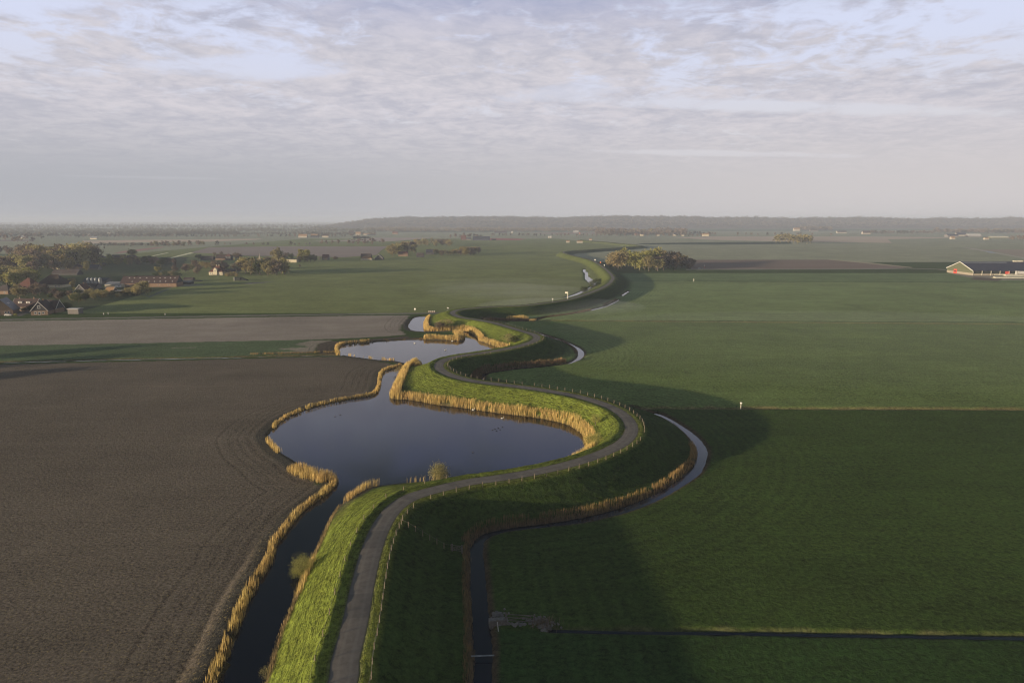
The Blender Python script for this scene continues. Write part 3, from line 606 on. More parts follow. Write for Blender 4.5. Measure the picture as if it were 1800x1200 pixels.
# low ground mist lying on the meadows
for lb, (px_, py_), (rx, ry, rz_), dn in (('thin pale mist bank on the meadow inside the far dike bend', (895, 514), (70, 70, 3.6), .0011), ('wisp of mist along the dike foot inside the far bend', (925, 522), (48, 32, 3.0), .0012), ('wisp of mist left of the far dike bend', (850, 508), (60, 60, 3.0), .0008),
      ('wisp of mist over the middle of the meadow', (900, 500), (85, 60, 3.2), .0007), ('wisp of mist near the far creek', (965, 515), (40, 55, 3.0), .0010), ('very thin mist over the right-hand meadows', (1560, 600), (190, 110, 5.0), .0011),
      ('thin mist in the hollow of the third ditch bend', (985, 540), (60, 45, 3.6), .0035)):
    x, y = at(px_, py_); bm = bmesh.new(); bmesh.ops.create_icosphere(bm, subdivisions=4, radius=1)
    for v_ in bm.verts: v_.co = Vector((v_.co.x * rx, v_.co.y * ry, v_.co.z * rz_))
    me = bpy.data.meshes.new('mist'); bm.to_mesh(me); bm.free()
    m_ = bpy.data.materials.new('mist_air'); m_.use_nodes = True; nt = m_.node_tree; nt.nodes.clear()
    pv = N(nt, 'ShaderNodeVolumePrincipled'); pv.inputs['Density'].default_value = dn; pv.inputs['Color'].default_value = (.86, .92, 1.0, 1)
    out = N(nt, 'ShaderNodeOutputMaterial'); L(nt, pv.outputs[0], out.inputs['Volume'])
    o_ = link('mist', me, m_); o_.location = (x, y, .8); tag(o_, lb, 'mist', None, 'stuff')
# ---------------------------------------------------------------- mesh building
class MB:
    def __init__(s): s.v = []; s.f = []
    def add(s, V, F):
        b = len(s.v); s.v += [tuple(p) for p in V]; s.f += [tuple(i + b for i in f) for f in F]; return s
    def box(s, x0, x1, y0, y1, z0, z1):
        V = [(x, y, z) for z in (z0, z1) for y in (y0, y1) for x in (x0, x1)]
        return s.add(V, [(0, 2, 3, 1), (4, 5, 7, 6), (0, 1, 5, 4), (2, 6, 7, 3), (0, 4, 6, 2), (1, 3, 7, 5)])
    def prism(s, pts, a, b, ax='x'):      # polygon in (u, z), extruded along ax from a to b
        n = len(pts); g = (lambda u, z, t: (t, u, z)) if ax == 'x' else (lambda u, z, t: (u, t, z))
        V = [g(u, z, a) for u, z in pts] + [g(u, z, b) for u, z in pts]
        return s.add(V, [tuple(range(n))[::-1], tuple(range(n, 2 * n))] + [(i, (i + 1) % n, n + (i + 1) % n, n + i) for i in range(n)])
    def tube(s, p0, p1, r0, r1=None, k=6):
        p0, p1 = Vector(p0), Vector(p1); r1 = r0 if r1 is None else r1
        d = (p1 - p0); q = d.to_track_quat('Z', 'Y') if d.length > 1e-6 else Matrix.Identity(3).to_quaternion()
        V = []
        for p, r in ((p0, r0), (p1, r1)):
            for i in range(k): V.append(p + q @ Vector((r * math.cos(math.tau * i / k), r * math.sin(math.tau * i / k), 0)))
        return s.add(V, [(i, (i + 1) % k, k + (i + 1) % k, k + i) for i in range(k)] + [tuple(range(k))[::-1], tuple(range(k, 2 * k))])
    def ball(s, c, r, n=6, m=8):
        V = [(c[0], c[1], c[2] - r[2])]
        for i in range(1, n):
            a = math.pi * i / n - math.pi / 2
            for j in range(m): V.append((c[0] + r[0] * math.cos(a) * math.cos(math.tau * j / m), c[1] + r[1] * math.cos(a) * math.sin(math.tau * j / m), c[2] + r[2] * math.sin(a)))
        V.append((c[0], c[1], c[2] + r[2])); F = [(0, 1 + (j + 1) % m, 1 + j) for j in range(m)]
        for i in range(n - 2):
            for j in range(m): a = 1 + i * m; F.append((a + j, a + (j + 1) % m, a + m + (j + 1) % m, a + m + j))
        a = 1 + (n - 2) * m; F += [(a + j, a + (j + 1) % m, len(V) - 1) for j in range(m)]
        return s.add(V, F)
    def mesh(s, name):
        me = bpy.data.meshes.new(name); me.from_pydata(s.v, [], s.f)
        bm = bmesh.new(); bm.from_mesh(me); bmesh.ops.recalc_face_normals(bm, faces=bm.faces); bm.to_mesh(me); bm.free(); return me
    def build(s, name, mat, parent=None): return link(name, s.mesh(name), mat, parent)
# ---------------------------------------------------------------- trees
FOL = {'olive': attr_mat('foliage_olive', .9, .2)}
def leaf_mat(name, c1, c2, ov=.5):
    m = pmat(name, c1, .9, .1, var=(.35, c2, .35, .65), objvar=ov); nt = m.node_tree; b = nt.nodes['Principled BSDF']
    src = b.inputs['Base Color'].links[0].from_socket
    t = N(nt, 'ShaderNodeBsdfTranslucent'); L(nt, src, t.inputs[0]); mx = N(nt, 'ShaderNodeMixShader', i={0: .42})
    L(nt, b.outputs[0], mx.inputs[1]); L(nt, t.outputs[0], mx.inputs[2]); L(nt, mx.outputs[0], nt.nodes['Material Output'].inputs[0]); return m
LM = {'olive': leaf_mat('foliage_olive', (.38, .325, .15), (.25, .215, .10)), 'brown': leaf_mat('twigs_brown', (.24, .18, .13), (.15, .12, .09)),
      'green': leaf_mat('foliage_green', (.055, .075, .025), (.09, .10, .03)), 'yellow': leaf_mat('foliage_yellow', (.38, .365, .11), (.28, .265, .09), .25),
      'far': leaf_mat('foliage_far', (.17, .15, .10), (.11, .10, .08), .5)}
BARK = pmat('bark', (.10, .08, .06), .95, .1, var=(3, (.15, .125, .10)))
def crown_np(seed, n, leaf, kind):
    r = np.random.RandomState(seed); nc = max(8, n // 38)
    d = r.randn(nc, 3); d /= np.linalg.norm(d, axis=1)[:, None]
    rad = (.45 + .55 * r.rand(nc) ** .5)[:, None]
    if kind == 'round': c, e, s_ = (0, 0, 6.1), (3.4, 3.4, 3.7), .78
    elif kind == 'tall': c, e, s_ = (0, 0, 5.6), (1.25, 1.25, 4.2), .5
    elif kind == 'open': c, e, s_ = (0, 0, 6.4), (3.3, 3.3, 3.4), .62
    elif kind == 'bush': c, e, s_ = (0, 0, 4.6), (4.6, 4.6, 4.4), 1.0
    elif kind == 'fir': c, e, s_ = (0, 0, 5), (2.6, 2.6, 4.4), .5
    C = np.array(c) + d * rad * np.array(e) * (.85 + .3 * r.rand(nc, 1))
    if kind == 'fir': C[:, :2] *= np.clip((10 - C[:, 2:3]) / 7, .1, 1.2)
    if kind == 'bush': C[:, 2] = np.abs(C[:, 2]) * .95 + .3
    idx = r.randint(0, nc, n); sz = (.6 + .9 * r.rand(nc))[idx][:, None]
    P = C[idx] + r.randn(n, 3) * s_ * sz * np.array((1, 1, .8)); P[:, 2] = np.maximum(P[:, 2], .15)
    a = r.randn(n, 3); a /= np.linalg.norm(a, axis=1)[:, None]; b = np.cross(a, r.randn(n, 3)); b /= np.linalg.norm(b, axis=1)[:, None]
    l = leaf * (.6 + .8 * r.rand(n, 1))
    V = np.stack([P - a * l, P + b * l * .7, P + a * l, P - b * l * .7], 1).reshape(-1, 3)
    F = np.arange(n * 4).reshape(n, 4)
    return V, F, C
def trunk_mb(C, kind, seed):
    r = random.Random(seed); m = MB()
    if kind == 'bush':
        for i in range(7):
            q = C[r.randrange(len(C))]; m.tube((q[0] * .12, q[1] * .12, -.2), (q[0] * .8, q[1] * .8, q[2] * .85), .11, .03, 5)
        return m
    top = 9.0 if kind in ('tall', 'fir') else 6.5
    m.tube((0, 0, -.3), (.1, 0, 2.4), .30, .22, 7); m.tube((.1, 0, 2.4), (0, .1, top), .22, .06, 6)
    for i in range(9 if kind != 'fir' else 4):
        q = C[r.randrange(len(C))]; z = max(1.8, min(top - .5, q[2] * r.uniform(.45, .75))); m.tube((.05, .03, z), (q[0] * .92, q[1] * .92, max(q[2], z + .2)), .10, .025, 5)
    return m
PROTO = {}
def proto(kind, lm, seed, n, leaf):
    k = (kind, lm, seed, n)
    if k not in PROTO:
        V, F, C = crown_np(seed, int(n * 1.35), leaf, kind); me = mesh_np('crown', V, F); me.materials.append(LM[lm])
        tm = trunk_mb(C, kind, seed).mesh('trunk'); tm.materials.append(BARK); PROTO[k] = (me, tm, V, F, None)
    return PROTO[k]
FARP = {}
def proto_far(kind, lm, seed, n=260, leaf=.75):
    k = (kind, lm, seed, n)
    if k not in FARP:
        V, F, C = crown_np(seed, n, leaf, kind); me = mesh_np('tree', V, F); me.materials.append(LM[lm]); me.materials.append(BARK)
        bm = bmesh.new(); bm.from_mesh(me); tm = bpy.data.meshes.new('t'); m = trunk_mb(C, kind, seed); m.v and tm.from_pydata(m.v, [], m.f)
        n0 = len(bm.faces); bm.from_mesh(tm)
        bm.faces.ensure_lookup_table()
        for f in bm.faces[n0:]: f.material_index = 1
        bm.to_mesh(me); bm.free(); FARP[k] = me
    return FARP[k]
FARACC = []
TNAME = {'round': 'broadleaf_tree', 'tall': 'poplar_tree', 'open': 'bare_tree', 'bush': 'bush', 'fir': 'conifer_tree'}
rt = random.Random(11)
def tree(kind, lm, px, py, hpx, label, group, ws=1.0, near=None, w=None, n=1500, leaf=.30, zs=None):
    x, y = at(px, py) if w is None else w
    d = math.hypot(x, y); z = gz(x, y) if y < 2300 and abs(x) < 700 else 0.0
    hm_ = hpx * dist_px(py) / 1200 if hpx > 0 else -hpx
    s = hm_ / (10.0 if kind != 'bush' else 8.6)
    sd_ = rt.randrange(5)
    if d > 1750:
        FARACC.append((kind, lm, sd_ % 4, x, y, s * ws, s, rt.random() * 6.28)); return None
    if d > 620: n, leaf = 700, .46
    if True:
        cm, tm = proto(kind, lm, sd_, n, leaf)[:2]; o = empty(TNAME[kind], (x, y, z - .05), rt.random() * 6.28)
        link('crown', cm, None, o); link('trunk', tm, None, o)
    else:
        o = link(TNAME[kind], proto_far(kind, lm, sd_ % 4, 420 if d < 1300 else 200, .6 if d < 1300 else .85)); o.location = (x, y, z - .05); o.rotation_euler = (0, 0, rt.random() * 6.28)
    o.scale = (s * ws, s * ws, s)
    tag(o, label, {'bush': 'bush', 'tall': 'poplar'}.get(kind, 'tree'), group)
    return o
def clump(n, box, kinds, hr, label, group, ws=(1, 1.3), **k):
    """trees spread over a quadrilateral of ground given in photograph pixels"""
    (ax, ay), (bx, by), (cx_, cy_), (dx_, dy_) = [at(*p) for p in box]
    for i in range(n):
        a, b = (i + rt.random()) / n, rt.random()
        x = (ax * (1 - a) + bx * a) * (1 - b) + (dx_ * (1 - a) + cx_ * a) * b; y = (ay * (1 - a) + by * a) * (1 - b) + (dy_ * (1 - a) + cy_ * a) * b
        kd, lm = rt.choice(kinds); tree(kd, lm, 0, 0, -rt.uniform(*hr), label, group, rt.uniform(*ws), w=(x, y), **k)
def row(n, p0, p1, kinds, hr, label, group, ws=(1, 1.2), jit=.3, skip=0, **k):
    a, b = at(*p0), at(*p1); L_ = math.hypot(b[0] - a[0], b[1] - a[1])
    for i in range(n):
        if rt.random() < skip: continue
        t = (i + .5 + rt.uniform(-jit, jit)) / n; kd, lm = rt.choice(kinds)
        tree(kd, lm, 0, 0, -rt.uniform(*hr), label, group, rt.uniform(*ws), w=(a[0] + (b[0] - a[0]) * t, a[1] + (b[1] - a[1]) * t), **k)
for k_, (xx_, yy_, hh_) in enumerate(((-292, 214, 15), (-301, 236, 16), (-300, 262, 15))):
    tree('round', 'olive', 0, 0, -hh_, 'olive tree of the farm row left of the ploughed field', 'farm row left of the ploughed field', 1.2, w=(xx_, yy_), n=700, leaf=.45)
O, Bn, Gn, Yw = ('round', 'olive'), ('open', 'brown'), ('round', 'green'), ('round', 'yellow')
W1 = 'trees of the large village wood'
clump(34, [(8,474),(168,470),(163,455),(60,458)], [O, Bn, O, ('round','brown')], (21, 28), 'tall olive-brown tree in the dense wood behind the village', W1)
clump(20, [(0,484),(95,482),(140,470),(0,474)], [O, O, Bn], (16, 21), 'olive tree on the near slope of the village wood', W1)
clump(16, [(-40,512),(55,503),(88,486),(-30,492)], [('round','yellow'), O, O, Yw], (13, 18), 'pale yellow-green tree bathed in sun at the front of the village wood', W1, ws=(1.1, 1.5))
clump(9, [(-60,455),(45,449),(50,443),(-60,446)], [('open','brown'), ('round','brown')], (13, 17), 'dark brown tree of the far left copse behind the village', 'trees of the far left copse')
tree('round', 'green', 52, 492, 18, 'dark green round tree above the red pyramid roof', None, 1.5)
tree('round', 'green', 62, 493, 14, 'lower dark green tree to the right of the dark round one', None, 1.2)
tree('round', 'olive', 96, 501, 17, 'round olive tree in front of the great dark thatched roof', None, 1.35)
tree('round', 'olive', 126, 500, 13, 'olive tree right of the thatched roof', None, 1.2)
tree('open', 'olive', 129, 508, 15, 'light olive tree left of the white-trimmed red-roof house', None, 1.0)
tree('round', 'olive', 152, 476, 16, 'upright olive tree right of the long dark shed', None, .9)
tree('round', 'yellow', 131, 514, 9, 'small yellow-green shrub tree left of the white-trimmed house', None, 1.2)
clump(8, [(20,524),(44,522),(44,515),(22,515)], [('round','olive'), ('open','brown')], (6, 9), 'brown-olive garden tree before the red pyramid roof', 'garden trees by the pyramid roof')
clump(8, [(56,521),(84,519),(84,511),(58,511)], [('open','brown'), ('round','brown')], (6, 9), 'rusty brown garden tree right of the pyramid roof', 'garden trees by the pyramid roof')
clump(9, [(84,530),(128,528),(124,518),(86,520)], [('round','green'), ('round','brown')], (4.5, 7), 'dark garden tree between the gable houses of the village', 'garden trees between the gable houses')
clump(8, [(125,536),(150,530),(150,520),(128,522)], [('round','olive'), ('round','green')], (4, 7), 'olive garden tree below the white-trimmed red-roof house', 'garden trees at the village edge')
clump(9, [(150,528),(190,524),(186,518),(156,519)], [('round','olive'), ('bush','olive')], (4, 6.5), 'olive shrub of the garden hedge facing the big meadow', 'hedge along the meadow')
clump(9, [(185,526),(250,518),(240,513),(196,517)], [('bush','olive'), ('bush','green'), ('bush', 'brown')], (3.5, 6), 'dark shrub of the hedge below the small brick house', 'hedge along the meadow')
clump(5, [(236,521),(262,519),(258,507),(238,507)], [('round','olive')], (7, 10), 'olive tree in front of the long brick barn', 'trees before the long barn')
clump(4, [(218,500),(256,500),(250,488),(226,490)], [('bush','green')], (3, 4), 'low dark shrub beside the grey farm roof', 'shrubs by the grey roof')
clump(4, [(96,549),(104,549),(104,545),(96,545)], [('bush','olive')], (3, 4.5), 'olive shrub beside the black and white gable house', 'shrubs by the gable house')
clump(4, [(108,549),(120,549),(120,541),(108,541)], [('bush','green')], (3.5, 5), 'dark shrub between gable house and grey shed', 'shrubs by the gable house')
clump(5, [(36,549),(60,548),(60,544),(38,544)], [('bush','green')], (2, 3.5), 'dark clipped bush in front of the semi-detached house', 'bushes of the front gardens')
tree('bush', 'yellow', 27, 555, 4, 'small yellow bush at the corner of the brown gable house', None, 1.4)
clump(14, [(170,466),(252,470),(250,461),(170,458)], [('round','olive'), ('round','yellow'), ('round','brown')], (8, 11), 'golden olive tree of the hedge row behind the village meadow', 'hedge row behind the meadow')
clump(9, [(252,470),(300,472),(300,463),(252,461)], [('round','green'), ('round','brown')], (9, 12), 'dark tree of the hedge row behind the village meadow', 'hedge row behind the meadow')
clump(6, [(154,475),(186,474),(186,468),(156,468)], [('round','brown'), ('round','olive')], (5, 8), 'brown tree beside the blue-grey roof behind the long shed', 'trees behind the long shed')
tree('tall', 'brown', 307, 470, 18, 'slender brown tree standing up from the hedge row', None, 1.0)
tree('round', 'olive', 232, 455, 18, 'lone olive tree behind the dark roofs at the bulb fields', None, 1.2)
tree('round', 'olive', 192, 455, 9, 'small round olive tree between the dark roofs', None, 1.1)
tree('round', 'yellow', 278, 479, 12, 'small pale fruit tree on the grass behind the long barn', None, 1.1)
tree('open', 'brown', 308, 480, 13, 'small russet tree on the grass behind the long barn', None, 1.1)
clump(8, [(268,487),(318,486),(316,480),(270,481)], [('bush','olive'), ('bush','green')], (3, 5), 'scrubby shrub behind the ridge of the long barn', 'shrubs behind the long barn')
clump(9, [(322,484),(372,483),(370,472),(324,470)], [('round','olive'), ('round','brown'), ('round','green')], (7, 12), 'mixed olive tree left of the cream farmhouse', 'trees left of the cream farmhouse')
clump(6, [(374,478),(400,478),(400,472),(376,472)], [('round','brown')], (9, 13), 'tall brown tree behind the cream farmhouse roof', 'trees behind the cream farmhouse')
clump(16, [(415,485),(502,484),(500,476),(418,478)], [('round','olive'), ('round','olive'), ('round','green'), ('round','brown')], (14, 18), 'olive tree of the rectangular copse in the meadow', 'rectangular copse in the meadow')
clump(8, [(398,486),(416,486),(416,482),(398,482)], [('bush','olive')], (3, 5), 'low shrub in front of the farm annex', 'shrubs before the farm annex')
tree('round', 'green', 349, 456, 10, 'round dark tree left of the far row of dark houses', None, 1.2)
tree('round', 'brown', 377, 450, 7, 'small brown tree behind the far dark houses', None, 1.2)
tree('round', 'brown', 389, 449, 7, 'second small brown tree behind the far dark houses', None, 1.2)
clump(4, [(411,457),(424,457),(424,452),(411,452)], [('round','brown')], (8, 10), 'brown tree right of the far tall red house', 'trees right of the far tall house')
row(14, (424, 457), (482, 458), [('bush','brown'), ('bush','green')], (3, 6), 'low hedge tree in front of the mauve field', 'low hedge at the mauve field')
tree('round', 'olive', 484, 459, 22, 'tall pale willow tree right of the small church spire', None, .95)
tree('tall', 'olive', 490, 459, 24, 'narrow companion of the tall pale willow', None, 1.5)
clump(4, [(498,458),(512,458),(512,453),(498,453)], [('round','brown'), ('round','green')], (7, 10), 'dark rounded tree behind the flat cream shed', 'trees behind the flat cream shed')
for q, hh in ((529, 23), (536, 21), (541, 22)): tree('tall', 'yellow', q, 460, hh, 'slim yellow-olive poplar in the tight farm clump', 'poplars of the farm clump', 1.2)
clump(6, [(524,461),(556,461),(556,456),(524,456)], [('round','brown'), ('round','green')], (8, 12), 'dark tree under the slim poplars', 'trees under the slim poplars')
clump(4, [(558,458),(600,457),(600,454),(560,455)], [('bush','brown')], (3, 4.5), 'low brown bush in the gap right of the small red-roof house', 'bushes near the small red-roof house')
tree('bush', 'brown', 527, 469, 4, 'single small brown bush standing in the meadow', None, .8)
clump(7, [(683,451),(700,451),(705,443),(688,443)], [('round','yellow'), ('round','olive')], (15, 20), 'large golden olive tree in the farm grove, left part', 'trees of the round farm grove')
clump(8, [(700,450),(730,449),(730,441),(704,441)], [('round','olive'), ('round','brown')], (15, 21), 'large russet olive tree in the farm grove, right part', 'trees of the round farm grove')
clump(14, [(728,433),(790,433.5),(788,429),(730,429)], [('round','brown'), ('round','olive')], (13, 19), 'hazy brown tree of the long shelter belt behind the grove', 'long shelter belt behind the grove')
clump(9, [(764,450),(812,449.5),(812,446),(766,446)], [('round','brown'), ('round','olive')], (8, 12), 'mid-height tree of the hedge running out into the fields', 'hedge running into the fields')
clump(7, [(812,450),(844,449.5),(842,445.5),(814,446)], [('round','olive'), ('round','brown')], (11, 15), 'taller rounded tree at the end of the hedge in the fields', 'hedge running into the fields')
# the yellow-green wood by the dike
WD = 'willow wood beside the dike'
clump(7, [(1068,474),(1084,476),(1088,467),(1068,465)], [('open','brown'), ('round','olive')], (9, 13), 'thin brownish willow at the left end of the dike wood', WD)
clump(15, [(1084,477),(1165,477.5),(1160,467),(1090,467)], [Yw, Yw, O], (18, 25), 'large yellow-green willow in the sunny front of the dike wood', WD, ws=(.9, 1.25))
clump(12, [(1150,477),(1202,474.5),(1198,467),(1155,467)], [O, Bn, ('round','brown')], (15, 21), 'olive-brown willow at the shaded right part of the dike wood', WD)
clump(6, [(1198,474),(1220,472.5),(1218,467),(1198,467)], [Bn, ('round','brown')], (11, 15), 'thin dark tree at the right tail of the dike wood', WD)
clump(7, [(1362,428),(1390,428),(1388,424),(1364,424)], [('open','olive'), ('round','olive')], (18, 23), 'pale twiggy tree of the lone far copse', 'lone far copse in the fields')
clump(9, [(1391,429.5),(1426,429),(1422,425),(1394,425)], [('round','olive')], (19, 24), 'rounded olive tree of the lone far copse', 'lone far copse in the fields')
# bushes on the dike banks
def bank(px, py, z0, h, lm, label, ws, kind='bush', n=900, leaf=.16):
    x, y = at(px, py, z0); return tree(kind, lm, 0, 0, -h, label, None, ws, w=(x, y), near=True, n=n, leaf=leaf)
bank(531, 1010, -.2, 3.8, 'yellow', 'round olive bush leaning over the narrow channel', .82, n=3600, leaf=.16)
bank(773, 838, .6, 4.6, 'olive', 'twiggy grey-olive bush at the pond edge beside the road bend', .8, n=4200, leaf=.19)
bank(1047, 752, 1.5, 3.4, 'yellow', 'spreading thorn bush halfway up the sunny dike slope', 1.1, 'round', n=1100, leaf=.22)
bank(1038, 782, .4, 3.6, 'yellow', 'round green-yellow willow bush behind the reeds', 1.1, n=1600, leaf=.2)
bank(1049, 786, 1.2, 3.0, 'yellow', 'smaller willow bush right of the round one', 1.0, n=1200, leaf=.2)
bank(466, 1187, 0, 1.8, 'olive', 'small bush at the water at the bottom edge of the photo', .8)
bank(773, 580.5, .1, 5.2, 'brown', 'dark leaning tree at the water below the upper dike bend', 1.5, 'round', n=1000, leaf=.3)
bank(785, 576, 1.0, 4.2, 'olive', 'low spreading shrub right of the dark leaning tree', 1.7, n=1000, leaf=.3)
bank(893, 604, .8, 3.6, 'olive', 'olive bush above the reeds at the end of the upper pond', 1.6, n=1000, leaf=.3)
bank(905, 602, 2.0, 3.2, 'green', 'dark bush on the dike slope close to the upper road bend', 1.2, n=1000, leaf=.3)
bank(702, 655, .2, 3.4, 'olive', 'pale shrubby willow behind the tall reeds between the ponds', 1.0, n=900, leaf=.25)
for a, b_, l_ in ((1044, 503, 'rounded bush upstream on the far creek'), (1050, 500, 'rounded bush beside its twin on the far creek'), (1027, 512.5, 'smaller rounded bush downstream on the far creek')): bank(a, b_, 0, 6.0 if a != 1027 else 4.5, 'green', l_, 1.25, n=1200, leaf=.4)
# ---- distant tree lines
FA = [('round','far'), ('round','brown'), ('open','brown')]
row(34, (150, 433), (325, 433), [('round','brown'), ('round','far')], (6.5, 9.5), 'tree of the hazy belt along the tan bulb field', 'hazy belt along the bulb field', ws=(1.1, 1.5))
row(10, (262, 433), (360, 433), [('round','olive'), ('round','brown')], (11, 15), 'taller autumn-toned tree in the belt along the bulb field', 'hazy belt along the bulb field')
row(20, (365, 430.5), (552, 431), [('round','brown'), ('bush','far')], (5, 9), 'small roadside tree on the lane behind the mauve field', 'lane trees behind the mauve field', skip=.3)
row(14, (555, 430.5), (675, 430), [('open','brown')], (11, 17), 'young bare tree of the avenue behind the mauve field', 'avenue behind the mauve field', skip=.15)
row(60, (120, 417.5), (620, 416.5), FA, (9, 14), 'dim avenue tree in the far left fields', 'dim far avenue', ws=(1, 1.3), skip=.15)
row(56, (860, 415), (1250, 416), FA, (9, 13), 'evenly spaced tree of the long far avenue', 'long far avenue', skip=.1)
row(14, (1290, 414), (1470, 414.5), FA, (9, 14), 'scattered small tree right of the long far avenue', 'scattered far trees', skip=.1)
clump(12, [(1060,413.5),(1205,413.5),(1205,409),(1050,408)], FA + [('round','olive')], (17, 26), 'brownish tree of the hamlet wood before the dunes', 'hamlet wood before the dunes')
clump(14, [(1205,414),(1260,414),(1260,411),(1205,411)], FA, (8, 14), 'low tree by the white farm right of the hamlet wood', 'trees by the white farm')
clump(16, [(1395,406),(1465,406),(1460,403.5),(1400,403.5)], FA, (16, 24), 'rounded purple-brown tree of the far mound copse', 'far mound copse')
row(30, (1530, 411), (1640, 411), FA, (12, 18), 'brown tree of the farm belt on the far right', 'far right farm belt', ws=(1.1, 1.5))
row(40, (1640, 409.5), (1830, 410.5), FA, (14, 20), 'brown tree of the belt behind the blue-roofed farm', 'belt behind the blue-roofed farm', ws=(1.1, 1.6))
clump(10, [(1770,423),(1830,424),(1830,420),(1775,420)], [('round','brown')], (10, 15), 'dark tree clump at the right frame edge', 'right edge clump')
clump(12, [(790,419),(850,419.5),(850,416.5),(792,416.5)], FA, (10, 16), 'tree around the far red barn', 'trees around the far red barn')
clump(8, [(520,419),(640,417.5),(640,414),(520,415)], FA, (9, 14), 'tree beside the sunlit far farms', 'trees beside the sunlit farms')
row(14, (620, 419.5), (650, 419.3), [('bush','green')], (6, 8), 'dark hedge shrub below the sunlit far farms', 'dark hedge below the farms', ws=(1.2, 1.6))
clump(26, [(-60,428),(76,427),(80,415),(-60,416)], FA, (13, 20), 'hazy tree of the village fringe at the left edge', 'hazy left village fringe', ws=(1.1, 1.5))
for lm_ in ('far', 'brown', 'olive', 'green', 'yellow'):
    Vs = []
    for kd, lm, s4, x, y, sx, sz, ro in FARACC:
        if lm != lm_: continue
        r_ = np.random.RandomState(s4 * 7 + 1); V, F, C = crown_np(s4 + 40, 150, .95, kd); c_, s_ = math.cos(ro), math.sin(ro)
        V = np.stack([(V[:, 0] * c_ - V[:, 1] * s_) * sx + x, (V[:, 0] * s_ + V[:, 1] * c_) * sx + y, V[:, 2] * sz], 1); Vs.append(V)
        tq = np.array([[-.25 * sx, 0, 0], [.25 * sx, 0, 0], [.2 * sx, 0, 6 * sz], [-.2 * sx, 0, 6 * sz]]) + np.array((x, y, 0)); Vs.append(tq)
    if Vs:
        Vs = np.concatenate(Vs); tag(link('far_trees', mesh_np('far_trees', Vs, np.arange(len(Vs)).reshape(-1, 4)), LM[lm_]), {'far': 'dull hazy', 'brown': 'brownish', 'olive': 'olive', 'green': 'dark green', 'yellow': 'pale'}[lm_] + ' trees of the distant avenues and farm belts', 'trees', None, 'stuff')
# woods too far to count: belts of crowns
def belt(name, label, px0, px1, y0, y1, n, h, lm, seed, leafn=26, dens=1.0):
    """a far-off wood that reads as one mass: many leafy crowns in one object"""
    r = np.random.RandomState(seed); Vs = []
    px = px0 + (px1 - px0) * r.rand(n); py = y0 + (y1 - y0) * r.rand(n)
    P = np.array([at(a, b) for a, b in zip(px, py)])
    env = .55 + .75 * vnoise(P[:, 0], P[:, 1], 160, seed)
    hh = h * env * (.75 + .5 * r.rand(n)); rad = hh * .42
    c = np.repeat(np.arange(n), leafn); m = len(c); d = r.randn(m, 3); d /= np.linalg.norm(d, axis=1)[:, None]; d *= (.5 + .5 * r.rand(m, 1))
    Q = np.stack([P[c, 0] + d[:, 0] * rad[c], P[c, 1] + d[:, 1] * rad[c], np.maximum(hh[c] * .58 + d[:, 2] * hh[c] * .42, .3)], 1)
    a = r.randn(m, 3); a /= np.linalg.norm(a, axis=1)[:, None]; b = np.cross(a, r.randn(m, 3)); b /= np.linalg.norm(b, axis=1)[:, None]
    l = (hh[c] * .13)[:, None] * (.6 + .8 * r.rand(m, 1))
    V = np.stack([Q - a * l, Q + b * l * .7, Q + a * l, Q - b * l * .7], 1).reshape(-1, 3)
    return tag(link(name, mesh_np(name, V, np.arange(m * 4).reshape(m, 4)), LM[lm]), label, 'woodland', None, 'stuff')
belt('woodland', 'hazy woodland band on the left horizon', -80, 660, 404, 409, 1500, 17, 'far', 31)
belt('woodland', 'second woodland band closer on the left', -60, 420, 409.5, 412.5, 750, 14, 'far', 32)
belt('woodland', 'dim woodland nearly lost in haze on the left horizon', -100, 700, 396, 402, 1600, 22, 'far', 33, 20)
belt('woodland', 'faintest woodland band at the left horizon', -100, 650, 391.5, 395, 1500, 26, 'far', 34, 14)
belt('woodland', 'brown woodland at the foot of the dunes, left', 640, 1050, 403, 408.5, 1500, 17, 'brown', 35)
belt('woodland', 'thin woodland strip before the right dunes', 1060, 1830, 399.5, 401, 260, 11, 'brown', 36)
belt('woodland', 'brownish hamlet wood before the dunes, right of the centre', 1048, 1206, 407.5, 413.5, 520, 21, 'brown', 37, 34)
belt('woodland', 'purplish mound wood on the plain before the right dunes', 1398, 1462, 403.4, 405.6, 160, 22, 'brown', 38, 30)
belt('woodland', 'brown wood behind the blue-roofed farm on the right', 1640, 1840, 406.5, 410, 300, 18, 'brown', 39, 28)
belt('woodland', 'hazy tree belt on the left plain behind the bulb field', -60, 330, 413.5, 416.5, 420, 13, 'far', 40, 28)
belt('woodland', 'hazy tree belt on the plain left of the dunes', 300, 660, 411, 413.5, 420, 13, 'far', 41, 28)
